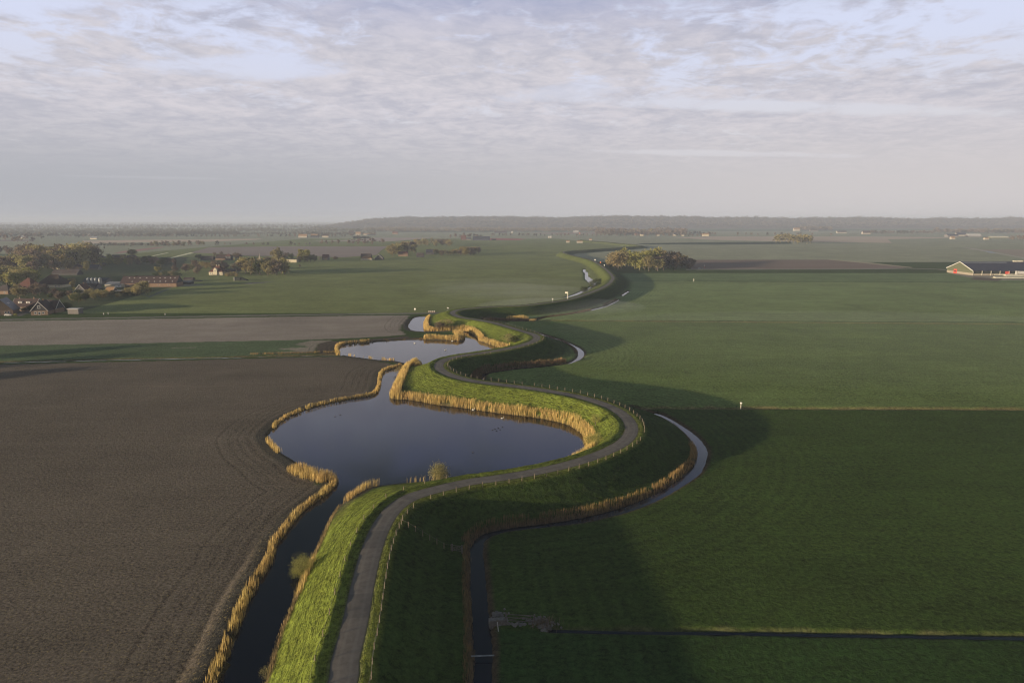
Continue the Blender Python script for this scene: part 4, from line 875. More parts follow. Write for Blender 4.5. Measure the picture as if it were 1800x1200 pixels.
# ---------------------------------------------------------------- dunes
hx0 = np.array([560,620,650,680,720,760,800,860,920,960,985,1010,1050,1080,1120,1140,1180,1210,1245,1300,1340,1380,1420,1450,1490,1530,1560,1600,1640,1680,1720,1760,1800,1900,2200])
hy0 = np.array([389,387.5,386,384,382.4,382.2,381.8,381.2,381.6,383,383.6,381.8,381.2,379.8,381.4,380.9,381.8,381.0,383.4,382,383.2,384.3,383.4,384.2,382.6,383.2,384.6,385.2,383.6,384.4,384.8,382.8,384.0,383,384])
ndx, ndy = 900, 46
th = np.linspace(at(545, 400)[0], at(2200, 400)[0], ndx)          # along the ridge
yb = 5150.0; rows_ = np.linspace(0, 1, ndy)
VX, VY, VZ = [], [], []
for r_ in rows_:
    yy = yb + 1500 * r_
    pxr = 900 + th / (yb + 850) * 1200
    top = (387.5 - np.interp(pxr, hx0, hy0)) / 1200 * (yb + 850) + 58
    shape = np.clip(1 - abs(r_ - .55) / .55, 0, 1) ** .75 if r_ < .55 else np.clip(1 - (r_ - .55) / .9, 0, 1)
    wob = .62 + .38 * vnoise(th + 3 * yy, np.full(ndx, yy), 420, 41) + .12 * (vnoise(th, np.full(ndx, yy), 130, 42) - .5)
    k = min(1, abs(r_ - .55) / .2); zt = top * shape * (1 - k + k * wob)
    zt = zt * np.clip((pxr - 560) / 90, 0, 1)
    zt += (vnoise(th, np.full(ndx, yy), 14, 43) * 7 + vnoise(th, np.full(ndx, yy), 45, 44) * 8) * np.clip(zt / 30, 0, 1) - 2
    VX.append(th * (yy / (yb + 850)) ** .0); VY.append(np.full(ndx, yy)); VZ.append(zt)
V = np.stack([np.concatenate(VX), np.concatenate(VY), np.concatenate(VZ)], 1); b_ = np.arange(ndx * ndy).reshape(ndy, ndx)
F = np.stack([b_[:-1, :-1], b_[:-1, 1:], b_[1:, 1:], b_[1:, :-1]], -1).reshape(-1, 4)
dm = bpy.data.materials.new('dune_scrub'); dm.use_nodes = True; nt = dm.node_tree; b = nt.nodes['Principled BSDF']; b.inputs['Roughness'].default_value = 1; b.inputs['Specular IOR Level'].default_value = 0
tcn = N(nt, 'ShaderNodeTexCoord'); n1 = NOISE(nt, tcn.outputs['Object'], .006, 6, .65); n2 = NOISE(nt, tcn.outputs['Object'], .035, 4, .7)
c = MIX(nt, SS(nt, n1.outputs[0], .4, .6), (.120, .080, .070), (.050, .042, .036)); c = MIX(nt, SS(nt, n2.outputs[0], .42, .62), c, (.13, .10, .075))
n3 = NOISE(nt, tcn.outputs['Object'], .011, 3, .6); c = MIX(nt, M(nt, 'MULTIPLY', SS(nt, n3.outputs[0], .66, .70), .7), c, (.34, .29, .20))
L(nt, c, b.inputs['Base Color'])
dunes = tag(link('dunes', mesh_np('dunes', V, F, False), dm), kind='structure')
rr = np.random.RandomState(5); n = 5200
ix = rr.randint(0, ndx, n); iy = rr.randint(4, 27, n); q = V.reshape(ndy, ndx, 3)[iy, ix]; q = q[q[:, 2] > 12]; n = len(q)
hh = 6 + 8 * rr.rand(n); c_ = np.repeat(np.arange(n), 12); m_ = len(c_); d = rr.randn(m_, 3); d /= np.linalg.norm(d, axis=1)[:, None]
Q = q[c_] + d * (hh[c_] * .5)[:, None] + np.array((0, 0, 1)) * (hh[c_] * .35)[:, None] + rr.randn(m_, 3) * np.array((6, 6, 0))
a = rr.randn(m_, 3); a /= np.linalg.norm(a, axis=1)[:, None]; b2 = np.cross(a, rr.randn(m_, 3)); b2 /= np.linalg.norm(b2, axis=1)[:, None]; l = (hh[c_] * .3)[:, None]
tag(link('woodland', mesh_np('dune_woodland', np.stack([Q - a * l, Q + b2 * l * .7, Q + a * l, Q - b2 * l * .7], 1).reshape(-1, 3), np.arange(m_ * 4).reshape(m_, 4)), LM['brown']),
    'purple-brown scrub woodland covering the dunes', 'woodland', None, 'stuff')
# ---------------------------------------------------------------- buildings
MT = {
 'brick': pmat('brick', (.26, .18, .125), .9, .1, var=(1.2, (.21, .145, .10))), 'orange_brick': pmat('orange_brick', (.27, .18, .125), .9, .1, var=(1.0, (.22, .15, .105))),
 'cream': pmat('cream_render', (.62, .55, .40), .9, .1, var=(.6, (.52, .46, .34))), 'white': pmat('white_paint', (.62, .60, .55), .6, .3),
 'black': pmat('black_boards', (.035, .035, .038), .7, .3, var=(2, (.055, .05, .05))), 'grey': pmat('grey_boards', (.20, .18, .17), .85, .2, var=(2, (.15, .14, .13))),
 'red_roof': pmat('red_tiles', (.105, .058, .05), .85, .15, var=(1.5, (.13, .05, .035))), 'dark_roof': pmat('dark_tiles', (.055, .045, .045), .7, .3, var=(1.5, (.085, .065, .06))),
 'maroon_roof': pmat('maroon_tiles', (.080, .05, .047), .8, .2, var=(.8, (.06, .042, .04))), 'navy_roof': pmat('navy_tiles', (.028, .03, .045), .45, .5, var=(1.5, (.06, .06, .08))),
 'thatch': pmat('old_thatch', (.045, .032, .030), .95, .05, var=(1.2, (.065, .048, .04))), 'tan_roof': pmat('tan_tiles', (.34, .21, .11), .9, .1, var=(1.5, (.26, .16, .09))),
 'grey_roof': pmat('grey_sheet', (.22, .23, .26), .6, .3, var=(.5, (.17, .18, .20))), 'blue_roof': pmat('solar_blue', (.040, .040, .065), .5, .3, var=(.3, (.05, .048, .075))),
 'pale_roof': pmat('pale_sheet', (.55, .54, .52), .6, .3, var=(.3, (.48, .47, .45))), 'glass': pmat('window_glass', (.05, .06, .08), .1, .6),
 'green': pmat('green_boards', (.105, .112, .065), .85, .2, var=(.8, (.125, .13, .08))), 'red': pmat('red_paint', (.55, .07, .045), .6, .3), 'dark': pmat('dark_interior', (.03, .035, .03), .9, .1),
 'brown_boards': pmat('brown_boards', (.17, .125, .085), .9, .1, var=(1.5, (.13, .10, .07))), 'metal': pmat('galvanised', (.17, .18, .19), .5, .4, .1, var=(.7, (.30, .32, .34))),
 'far_wall': pmat('far_wall', (.42, .38, .31), .9, .1, var=(.6, (.36, .32, .26))),
 'wood': pmat('weathered_wood', (.25, .20, .135), .9, .1, var=(3, (.17, .14, .10))), 'plain_wood': pmat('grey_wood', (.19, .165, .14), .9, .1, var=(3, (.13, .115, .10))),
 'concrete': pmat('concrete', (.33, .29, .225), .9, .1, var=(.5, (.27, .235, .19))), 'tarp': pmat('pale_tarp', (.66, .62, .50), .7, .2, var=(.6, (.55, .52, .42))), 'wire': pmat('fence_wire', (.30, .28, .25), .5, .4, .5),
 'orange': pmat('orange_paint', (.75, .22, .10), .6, .3), 'stone': pmat('rubble_stone', (.24, .22, .20), .95, .1, var=(2, (.16, .15, .14))),
}
def window(root, x, y, z, w_, h_, face, frame='white'):
    """face: -1 long wall towards -y, +1 long wall +y, 'l'/'r' gable ends"""
    t = .07
    if face in (-1, 1):
        f = MB().box(x - w_ / 2, x + w_ / 2, *sorted((y, y + face * t)), z, z + h_).build('window', MT[frame], root)
        MB().box(x - w_ * .38, x + w_ * .38, *sorted((y + face * t, y + face * (t + .02))), z + h_ * .12, z + h_ * .88).build('pane', MT['glass'], f)
    else:
        s = -1 if face == 'l' else 1
        f = MB().box(*sorted((x, x + s * t)), y - w_ / 2, y + w_ / 2, z, z + h_).build('window', MT[frame], root)
        MB().box(*sorted((x + s * t, x + s * (t + .02))), y - w_ * .38, y + w_ * .38, z + h_ * .12, z + h_ * .88).build('pane', MT['glass'], f)
def house(name, label, px, py, az, Lr, W, hw, hr, wall='brick', roof='dark_roof', hip=0, barge=None, gable=None, chim=(), wins=(), gwins=(), sky_=(), door=None, group=None, cat='house', w=None, over=.45, dorm=()):
    x, y = at(px, py) if w is None else w
    o = tag(empty(name, (x, y, gz(x, y) if abs(x) < 700 and y < 2300 else 0), R(az)), label, cat, group)
    l, b = Lr / 2, W / 2
    if hip:
        MB().box(-l, l, -b, b, -.3, hw).build('wall', MT[wall], o)
        e = over; hx_ = l - hip; m = MB(); z0 = hw - .05
        m.add([(-l - e, -b - e, z0), (l + e, -b - e, z0), (l + e, b + e, z0), (-l - e, b + e, z0), (-hx_, 0, hw + hr), (hx_, 0, hw + hr)],
              [(0, 1, 5, 4), (2, 3, 4, 5), (1, 2, 5), (3, 0, 4), (0, 3, 2, 1)])
        rf = m.build('roof', MT[roof], o)
    else:
        m = MB(); m.prism([(-b, -.3), (b, -.3), (b, hw)] + ([] if gable else [(0, hw + hr)]) + [(-b, hw)], -l, l); m.build('wall', MT[wall], o)
        if gable: MB().prism([(-b + .02, hw), (b - .02, hw), (0, hw + hr - .04)], -l + .003, l - .003).build('gable', MT[gable], o)
        s = hr / b; t = .22; ob = b + over
        pr = [(-ob, hw - over * s + .02), (0, hw + hr + .02), (ob, hw - over * s + .02), (ob, hw - over * s + .02 + t), (0, hw + hr + .02 + t * 1.15), (-ob, hw - over * s + .02 + t)]
        rf = MB().prism(pr, -l - over * .6, l + over * .6).build('roof', MT[roof], o)
        if barge:
            for sx in (-1, 1):
                for sy in (-1, 1):
                    p = [(sy * (ob + .02), hw - over * s - .12), (0, hw + hr - .12), (0, hw + hr + t + .14), (sy * (ob + .02), hw - over * s + t + .06)]
                    a_ = sx * (l + over * .6 + .003); MB().prism(p, min(a_, a_ + sx * .1), max(a_, a_ + sx * .1)).build('bargeboard', MT[barge], o)
    for c in chim:
        zc = hw + hr; MB().box(c - .35, c + .35, -.35, .35, zc - .6, zc + 1.1).build('chimney', MT['brick' if wall != 'cream' else 'cream'], rf)
    for (wx, wz, ww, wh, fc) in wins: window(o, wx, fc * b, wz, ww, wh, fc)
    for (wy, wz, ww, wh, fc) in gwins: window(o, (-l if fc == 'l' else l), wy, wz, ww, wh, fc)
    for (sx, f) in sky_:           # skylights on the -y roof plane
        zc = hw + hr * f + .3; yc = -b * (1 - f); q = hr / W * .5
        MB().add([(sx - .45, yc - .4, zc - .4 * hr / b), (sx + .45, yc - .4, zc - .4 * hr / b), (sx + .45, yc + .4, zc + .4 * hr / b), (sx - .45, yc + .4, zc + .4 * hr / b),
                  (sx - .45, yc - .4, zc - .4 * hr / b - .2), (sx + .45, yc - .4, zc - .4 * hr / b - .2), (sx + .45, yc + .4, zc + .4 * hr / b - .2), (sx - .45, yc + .4, zc + .4 * hr / b - .2)],
                 [(0, 1, 2, 3), (7, 6, 5, 4), (0, 4, 5, 1), (1, 5, 6, 2), (2, 6, 7, 3), (3, 7, 4, 0)]).build('skylight', MT['pale_roof'], rf)
    for dxx in dorm:
        zc = hw + hr * .38; MB().box(dxx - 1.3, dxx + 1.3, -b * .66, -b * .25, zc, zc + 1.3).build('dormer', MT['white'], rf)
        window(rf, dxx, -b * .66, zc + .25, 1.9, .85, -1)
    if door:
        MB().box(door[0] - .55, door[0] + .55, -b - .07, -b, -.1, 2.1).build('door', MT[door[1]], o)
    return o
g3 = [(-3, .9, 1.3, 1.3), (3, .9, 1.3, 1.3)]
house('gable_house', 'black and white gable house with brick base beside the ploughed land, facing the camera', 77, 551.5, 104, 13, 9.6, 2.9, 5.6, 'brick', 'maroon_roof', barge='white', gable='black',
      gwins=[(0, 4.3, 1.7, 1.9, 'l'), (-2.2, .7, 1.5, 1.5, 'l'), (0, .3, 1.5, 1.9, 'l'), (2.2, .7, 1.5, 1.5, 'l')], chim=(1.5,))
house('gable_house', 'maroon-roofed wing with white-trimmed right gable behind the black and white house', 93, 548.5, -4, 10.5, 8, 2.9, 5.0, 'brick', 'maroon_roof', barge='white', gable='black', sky_=[(-3, .6), (-1.8, .6)], over=.4)
house('gable_house', 'big brown-gabled house with navy roof at the left edge of the village', 9, 551, 112, 15, 12.6, 3.0, 6.8, 'brick', 'navy_roof', gable='brown_boards', gwins=[(-4, .8, 1.1, 1.5, 'l'), (-2.2, .8, 1.1, 1.5, 'l'), (1.5, .5, 1.2, 1.9, 'l'), (3.8, .8, 1.1, 1.4, 'l')], sky_=[(-3, .55), (-1.6, .55), (0, .55)])
house('semi_detached_house', 'semi-detached house with two white roof dormers and dark tiles', 50, 545, -2, 16.5, 9, 3.2, 4.6, 'brick', 'maroon_roof', barge='white', dorm=(-3.0, 2.6), wins=[(-5.5, 1, 1.5, 1.3, -1), (-2, 1, 1.5, 1.3, -1), (2, 1, 1.5, 1.3, -1), (5.5, 1, 1.5, 1.3, -1)], chim=(-5, 5))
house('pyramid_farmhouse', 'old farmhouse under a tall red pyramid roof', 53, 512, -6, 17, 17, 2.6, 9.0, 'brick', 'red_roof', hip=7.6, wins=[(-5, .8, 1.2, 1.3, -1), (5, .8, 1.2, 1.3, -1)], cat='farmhouse')
house('thatched_farmhouse', 'great dark thatched farmhouse with a low pale wall', 97, 504, 0, 24, 16, 2.6, 8.6, 'cream', 'thatch', hip=8.5, wins=[(q, .7, 1.2, 1.2, -1) for q in (-9, -6, 6, 9)], cat='farmhouse')
house('dark_roofed_house', 'low dark hipped house left of the pyramid roof at the frame edge', 11, 516, -4, 12, 10, 2.8, 4.6, 'brick', 'dark_roof', hip=4, wins=[(-3, .8, 1.2, 1.2, -1), (3, .8, 1.2, 1.2, -1)])
house('gable_house', 'grey-boarded gable house with white trim and long red roof', 147, 516.5, 100, 13, 9.6, 2.4, 5.8, 'grey', 'red_roof', barge='white', gwins=[(-1.5, 2.9, 1.0, 1.2, 'l'), (1.5, 2.9, 1.0, 1.2, 'l'), (-2.5, .5, 1.2, 1.3, 'l'), (2.5, .5, 1.2, 1.3, 'l')], chim=(2,))
house('brick_cottage', 'small sunlit brick cottage with tan roof', 196, 516, -3, 6.6, 6, 2.8, 2.6, 'orange_brick', 'tan_roof', barge='white', wins=[(-1.6, 1, 1.1, 1.1, -1), (1.6, 1, 1.1, 1.1, -1)])
house('garage', 'low flat garage right of the small brick cottage', 211, 516, -3, 8, 5, 2.5, .35, 'orange_brick', 'grey_roof', wins=[(-1.5, .3, 2.2, 1.9, -1)], cat='garage')
house('dark_shed', 'long dark timber shed below the village wood', 119, 483, 1, 28, 11, 2.4, 3.6, 'black', 'dark_roof', barge='grey', cat='shed')
house('gable_house', 'tiny cream gable house peeping over the long dark shed', 109, 472.5, 70, 9, 7, 3.4, 4.4, 'cream', 'dark_roof', barge='white', gwins=[(0, 4, 1.2, 1.2, 'l')])
house('brown_house', 'brown hipped house among trees above the long dark shed', 133, 472.5, 0, 13, 9, 3, 4.5, 'brick', 'maroon_roof', hip=4)
house('blue_grey_house', 'blue-grey roofed house right of the long dark shed', 166, 474, 0, 14, 9, 2.6, 3.6, 'grey', 'navy_roof')
for i, q in enumerate((156.5, 163.2, 169.8, 177.0)):
    x, y = at(q, 503); o = tag(empty('feed_silo', (x, y, 0)), ['leftmost of four galvanised feed silos on the farmyard', 'second from left of four galvanised feed silos', 'third from left of four galvanised feed silos', 'rightmost and sunniest of four galvanised feed silos'][i], 'silo', 'feed silos on the farmyard')
    MB().tube((0, 0, 1.6), (0, 0, 7.0), 1.5, 1.5, 16).build('tank', MT['metal'], o); MB().tube((0, 0, 7.0), (0, 0, 8.1), 1.5, .3, 16).build('cap', MT['metal'], o)
    for a_ in range(4): MB().tube((1.2 * math.cos(a_ * 1.57 + .8), 1.2 * math.sin(a_ * 1.57 + .8), -.2), (1.2 * math.cos(a_ * 1.57 + .8), 1.2 * math.sin(a_ * 1.57 + .8), 1.7), .09).build('leg', MT['metal'], o)
house('farm_shed', 'dark low farm shed behind the feed silos', 172, 499, 0, 22, 10, 3.4, 2.2, 'grey', 'navy_roof', cat='shed')
house('farm_shed', 'black-roofed shed in front of the feed silos', 160, 507, 0, 15, 8, 2.4, 2.0, 'grey', 'dark_roof', cat='shed')
house('grey_barn', 'wide low barn with grey sheet roof beside the long brick barn', 209, 503.5, 0, 17, 15, 2.4, 2.0, 'cream', 'grey_roof', cat='barn')
house('long_barn', 'long brick barn with maroon roof and two rows of skylights', 268, 503, 3, 50, 15, 3.6, 5.6, 'orange_brick', 'maroon_roof', gable='black', cat='barn',
      sky_=[(q, .72) for q in (-19, -14.5, -9.5, -3.5, 3, 8.5, 13, 18, 22)] + [(q, .2) for q in (-15, -4, 0, 5, 10, 15, 21)], wins=[(q, 1.4, 1.3, .8, -1) for q in (-18, -9, 0, 9, 18)])
house('lean_to', 'small dark lean-to with pale roof at the right end of the long barn', 326, 499, 0, 14, 6, 2.2, .6, 'black', 'grey_roof', cat='shed')
house('garden_shed', 'small grey garden shed with white flat roof beside the village lane', 133, 551, -3, 7.2, 4.6, 3.2, .25, 'grey', 'pale_roof', cat='shed')
house('dark_roofed_house', 'dark-roofed house with white gable window at the bulb fields, left of three', 179, 457, 0, 12, 9, 3, 4, 'cream', 'dark_roof', hip=3)
house('dark_roofed_house', 'long dark-roofed house at the bulb fields, middle of three', 210, 456.5, 0, 20, 10, 3, 4.5, 'brick', 'dark_roof')
house('dark_roofed_house', 'dark-roofed house at the bulb fields, right of three', 232, 456, 0, 13, 9, 2.8, 3.6, 'brick', 'dark_roof')
h_ = house('cream_farmhouse', 'cream farmhouse with russet hipped roof and central front gable', 384, 482.5, -2, 15.5, 13, 3.4, 6.6, 'cream', 'red_roof', hip=6, wins=[(q, .8, 1.1, 1.7, -1) for q in (-6, -3.8, 3.8, 6)], chim=(-1.5, 1.5), cat='farmhouse')
MB().prism([(-2, 0), (2, 0), (2, 6.0), (0, 8.2), (-2, 6.0)], -7.6, -3.5, 'y').build('front_gable', MT['cream'], h_)
window(h_, 0, -7.6, 3.8, 1.4, 1.5, -1)
house('farm_annex', 'dark-roofed cream annex right of the cream farmhouse', 408, 482, -2, 10, 7, 2.6, 3.4, 'cream', 'dark_roof', cat='outbuilding')
# church
x, y = at(457.5, 473); o = tag(empty('village_church', (x, y, 0)), 'small village church with thin pale spire behind the copse', 'church')
MB().box(-2.2, 2.2, -2.2, 2.2, -.3, 10.5).build('tower', MT['brick'], o)
MB().add([(-2.4, -2.4, 10.5), (2.4, -2.4, 10.5), (2.4, 2.4, 10.5), (-2.4, 2.4, 10.5), (-1, -1, 13), (1, -1, 13), (1, 1, 13), (-1, 1, 13), (0, 0, 20)],
         [(0, 1, 5, 4), (1, 2, 6, 5), (2, 3, 7, 6), (3, 0, 4, 7), (4, 5, 8), (5, 6, 8), (6, 7, 8), (7, 4, 8), (3, 2, 1, 0)]).build('spire', MT['concrete'], o)
MB().tube((0, 0, 19.8), (0, 0, 22), .08).build('weathervane', MT['metal'], o)
MB().prism([(-4, -.3), (4, -.3), (4, 5), (0, 10), (-4, 5)], -18, -2.2).build('nave', MT['maroon_roof'], o)
house('mauve_roofed_house', 'long low house with mauve roof right of the church', 471, 466, 0, 24, 9, 2.8, 3.6, 'brick', 'maroon_roof', chim=(10,))
for q, lb, L_ in ((360, 'leftmost low dark barn of the far farm row', 9), (371, 'second low dark barn of the far farm row', 10)): house('dark_barn', lb, q, 457, 0, L_, 9, 3, 3, 'black', 'dark_roof', cat='barn')
house('brown_barn', 'brown-roofed barn in the middle of the far farm row', 390, 457, 0, 15, 11, 3, 5.4, 'brick', 'thatch', cat='barn')
house('tall_red_house', 'tall narrow house with red roof at the right of the far farm row', 403, 457, 0, 8.5, 9, 6, 3.4, 'black', 'red_roof', wins=[(-2, 3.6, 1, 1.4, -1), (2, 3.6, 1, 1.4, -1)], hip=3)
house('flat_shed', 'flat dark-topped cream shed right of the tall pale willow', 514, 461, 0, 15, 9, 4.4, .5, 'cream', 'dark_roof', cat='shed')
house('pink_cottage', 'tiny pinkish cottage left of the flat cream shed', 497, 461, 0, 6, 6, 2.6, 2.4, 'orange_brick', 'red_roof')
house('red_roofed_house', 'small blocky house with dark red roof standing alone in the fields', 573, 456.5, 0, 9.5, 8, 3.6, 4.6, 'grey', 'red_roof', wins=[(-2, 1, 1.2, 1.4, -1), (2, 1, 1.2, 1.4, -1)])
house('thatched_cottage', 'tan-thatched low cottage in the far field', 645, 457, 0, 17, 11, 2.2, 4.6, 'cream', 'tan_roof', hip=5)
house('dark_barn', 'dark-roofed barn rising behind the tan-thatched cottage', 644, 455, 0, 16, 9, 4, 4.5, 'black', 'dark_roof', cat='barn')
house('gable_house', 'dark gable house with white trim right of the tan-thatched cottage', 667, 456.5, 90, 12, 12, 2.6, 5.4, 'black', 'dark_roof', barge='white')
house('farmhouse_in_grove', 'low farmhouse with pinkish roof inside the round farm grove', 709, 450, 0, 16, 9, 4.5, 3.4, 'brick', 'red_roof', cat='farmhouse')
house('dark_barn', 'dark barn just right of the round farm grove', 739, 452, 0, 12, 9, 3.5, 3.5, 'black', 'dark_roof', cat='barn')
house('dark_barn', 'blackish tall barn with two stub chimneys right of the grove', 756, 447, 0, 14, 10, 4, 4.6, 'black', 'navy_roof', chim=(-3.5, 3.5), cat='barn')
# right-hand cow barn
bx, by = at(1737, 477.0); bx, by = 546.0, 781.0
cb_ = tag(empty('cow_barn', (bx, by, 0), R(-1.2)), 'huge cow barn with blue solar roof, green gable and red doors at the right edge', 'barn')
l, b, hw, hr = 35.0, 23.5, 5.4, 8.2
MB().prism([(-b, -.3), (b, -.3), (b, 2.6), (-b, 2.6)], -l, -l + .4).build('plinth', MT['concrete'], cb_)
MB().prism([(-b, 2.6), (b, 2.6), (b, hw), (0, hw + hr), (-b, hw)], -l + .003, -l + .35).build('gable', MT['green'], cb_)
MB().prism([(-b, -.3), (b, -.3), (b, hw), (0, hw + hr), (-b, hw)], l - .4, l).build('rear_gable', MT['green'], cb_)
MB().box(-l + .4, l - .4, -b + .1, -b + .4, -.3, 1.9).build('plinth', MT['concrete'], cb_)
MB().box(-l + .4, l - .4, -b + 1.2, -b + 1.5, 1.9, hw).build('opening_fill', MT['dark'], cb_)  # dark sheet painted in for the shaded inside behind the openings
MB().box(-l + .4, l - .4, b - .4, b, -.3, hw).build('rear_wall', MT['green'], cb_)
s = hr / b; ob = b + .8
rf = MB().prism([(-ob, hw - .8 * s), (0, hw + hr), (ob, hw - .8 * s), (ob, hw - .8 * s + .35), (0, hw + hr + .4), (-ob, hw - .8 * s + .35)], -l - .5, l + .5).build('roof', MT['blue_roof'], cb_)
MB().add([(-l, -4.2, hw + hr - 4.2 * s + .46), (l - 20, -4.2, hw + hr - 4.2 * s + .46), (l - 20, -1.4, hw + hr - 1.4 * s + .48), (-l, -1.4, hw + hr - 1.4 * s + .48)], [(0, 1, 2, 3)]).build('light_strip', MT['grey_roof'], rf)
MB().box(l - 11, l - .5, -1, 1, hw + hr + .2, hw + hr + 1.5).build('ridge_vent', MT['tarp'], rf)
for sy in (-1, 1):
    for sx in (-1, 1):
        a_ = sx * (l + .51); MB().prism([(sy * (ob + .1), hw - .8 * s - .5), (0, hw + hr - .25), (0, hw + hr + .5), (sy * (ob + .1), hw - .8 * s + .4)], min(a_, a_ + sx * .15), max(a_, a_ + sx * .15)).build('bargeboard', MT['white'], cb_)
for k in range(8): MB().box(-l + .2 + k * 9.8, -l + .7 + k * 9.8, -b - .25, -b + .08, -.2, hw - .1).build('post', MT['tarp'], cb_)
MB().box(-l - .12, -l, 4.5, 10.5, 0, 5.0).build('door', MT['red'], cb_)
MB().box(-l - .16, -l - .12, 5.5, 9.5, 2.0, 3.2).build('door_window', MT['dark'], cb_)
MB().box(.5, 5.6, -b - .12, -b + .05, 0, 4.6).build('door', MT['red'], cb_)
MB().box(11.5, 13.3, -b - .5, -b + .05, 0, 5.2).build('white_panel', MT['white'], cb_)
MB().box(14, l - .4, -b - .1, -b + .06, 1.9, 4.8).build('opening_fill', MT['pale_roof'], cb_)
for i, (q, yy, ln_, lb) in enumerate(((1728, 481.5, 9, 'short pale silage heap nearest the barn corner'), (1739, 482, 10, 'second short pale silage heap before the barn'), (1787, 482, 34, 'long pale silage clamp closest to the barn wall'),
        (1762, 484, 20, 'middle pale silage clamp with curved end'), (1800, 485.8, 40, 'long pale silage clamp reaching the frame edge'), (1786, 489.5, 44, 'frontmost pale silage clamp'))):
    x, y = at(q, yy); o = tag(empty('silage_clamp', (x, y, 0), R(-4)), lb, 'silage heap', 'silage clamps before the cow barn')
    pr = [(-3.4, -.1), (3.4, -.1), (2.2, 1.3), (.8, 1.75), (-.8, 1.75), (-2.2, 1.3)]
    MB().prism(pr, -ln_ / 2, ln_ / 2).build('tarp_cover', MT['tarp'], o)
    MB().prism([(-4.4, -.1), (4.4, -.1), (3.2, .6), (-3.2, .6)], -ln_ / 2 - 1, ln_ / 2 + 1).build('grass_rim', MT['green'], o)
x, y = at(418, 493); o = tag(empty('silage_clamp', (x, y, 0), R(-8)), 'black-sheeted silage wedge with white end wall alone on the meadow', 'silage heap')
MB().prism([(-3, -.1), (3, -.1), (2.4, 2.6), (1, 3.6), (-1, 3.6), (-2.4, 2.6)], -2, 4).add([(4, -3, -.1), (4, 3, -.1), (4, 1, 3.6), (4, -1, 3.6), (12, -2, -.1), (12, 2, -.1)], [(0, 4, 3), (3, 4, 5, 2), (2, 5, 1), (0, 1, 5, 4)]).build('black_sheet', MT['dark'], o)
MB().box(-2.4, -2.02, -3.2, 3.2, -.1, 3.5).build('end_wall', MT['white'], o)
house('dark_shed', 'low dark field shed right of the long brick barn', 333, 494, 0, 9, 6, 2.2, 1.4, 'black', 'dark_roof', cat='shed')
x, y = at(345, 494.5); tag(MB().ball((0, 0, 0), (7, 3, 1.5), 6, 14).build('black_heap', MT['dark'], None), 'long black covered heap beside the low field shed', 'heap').location = (x, y, 0)
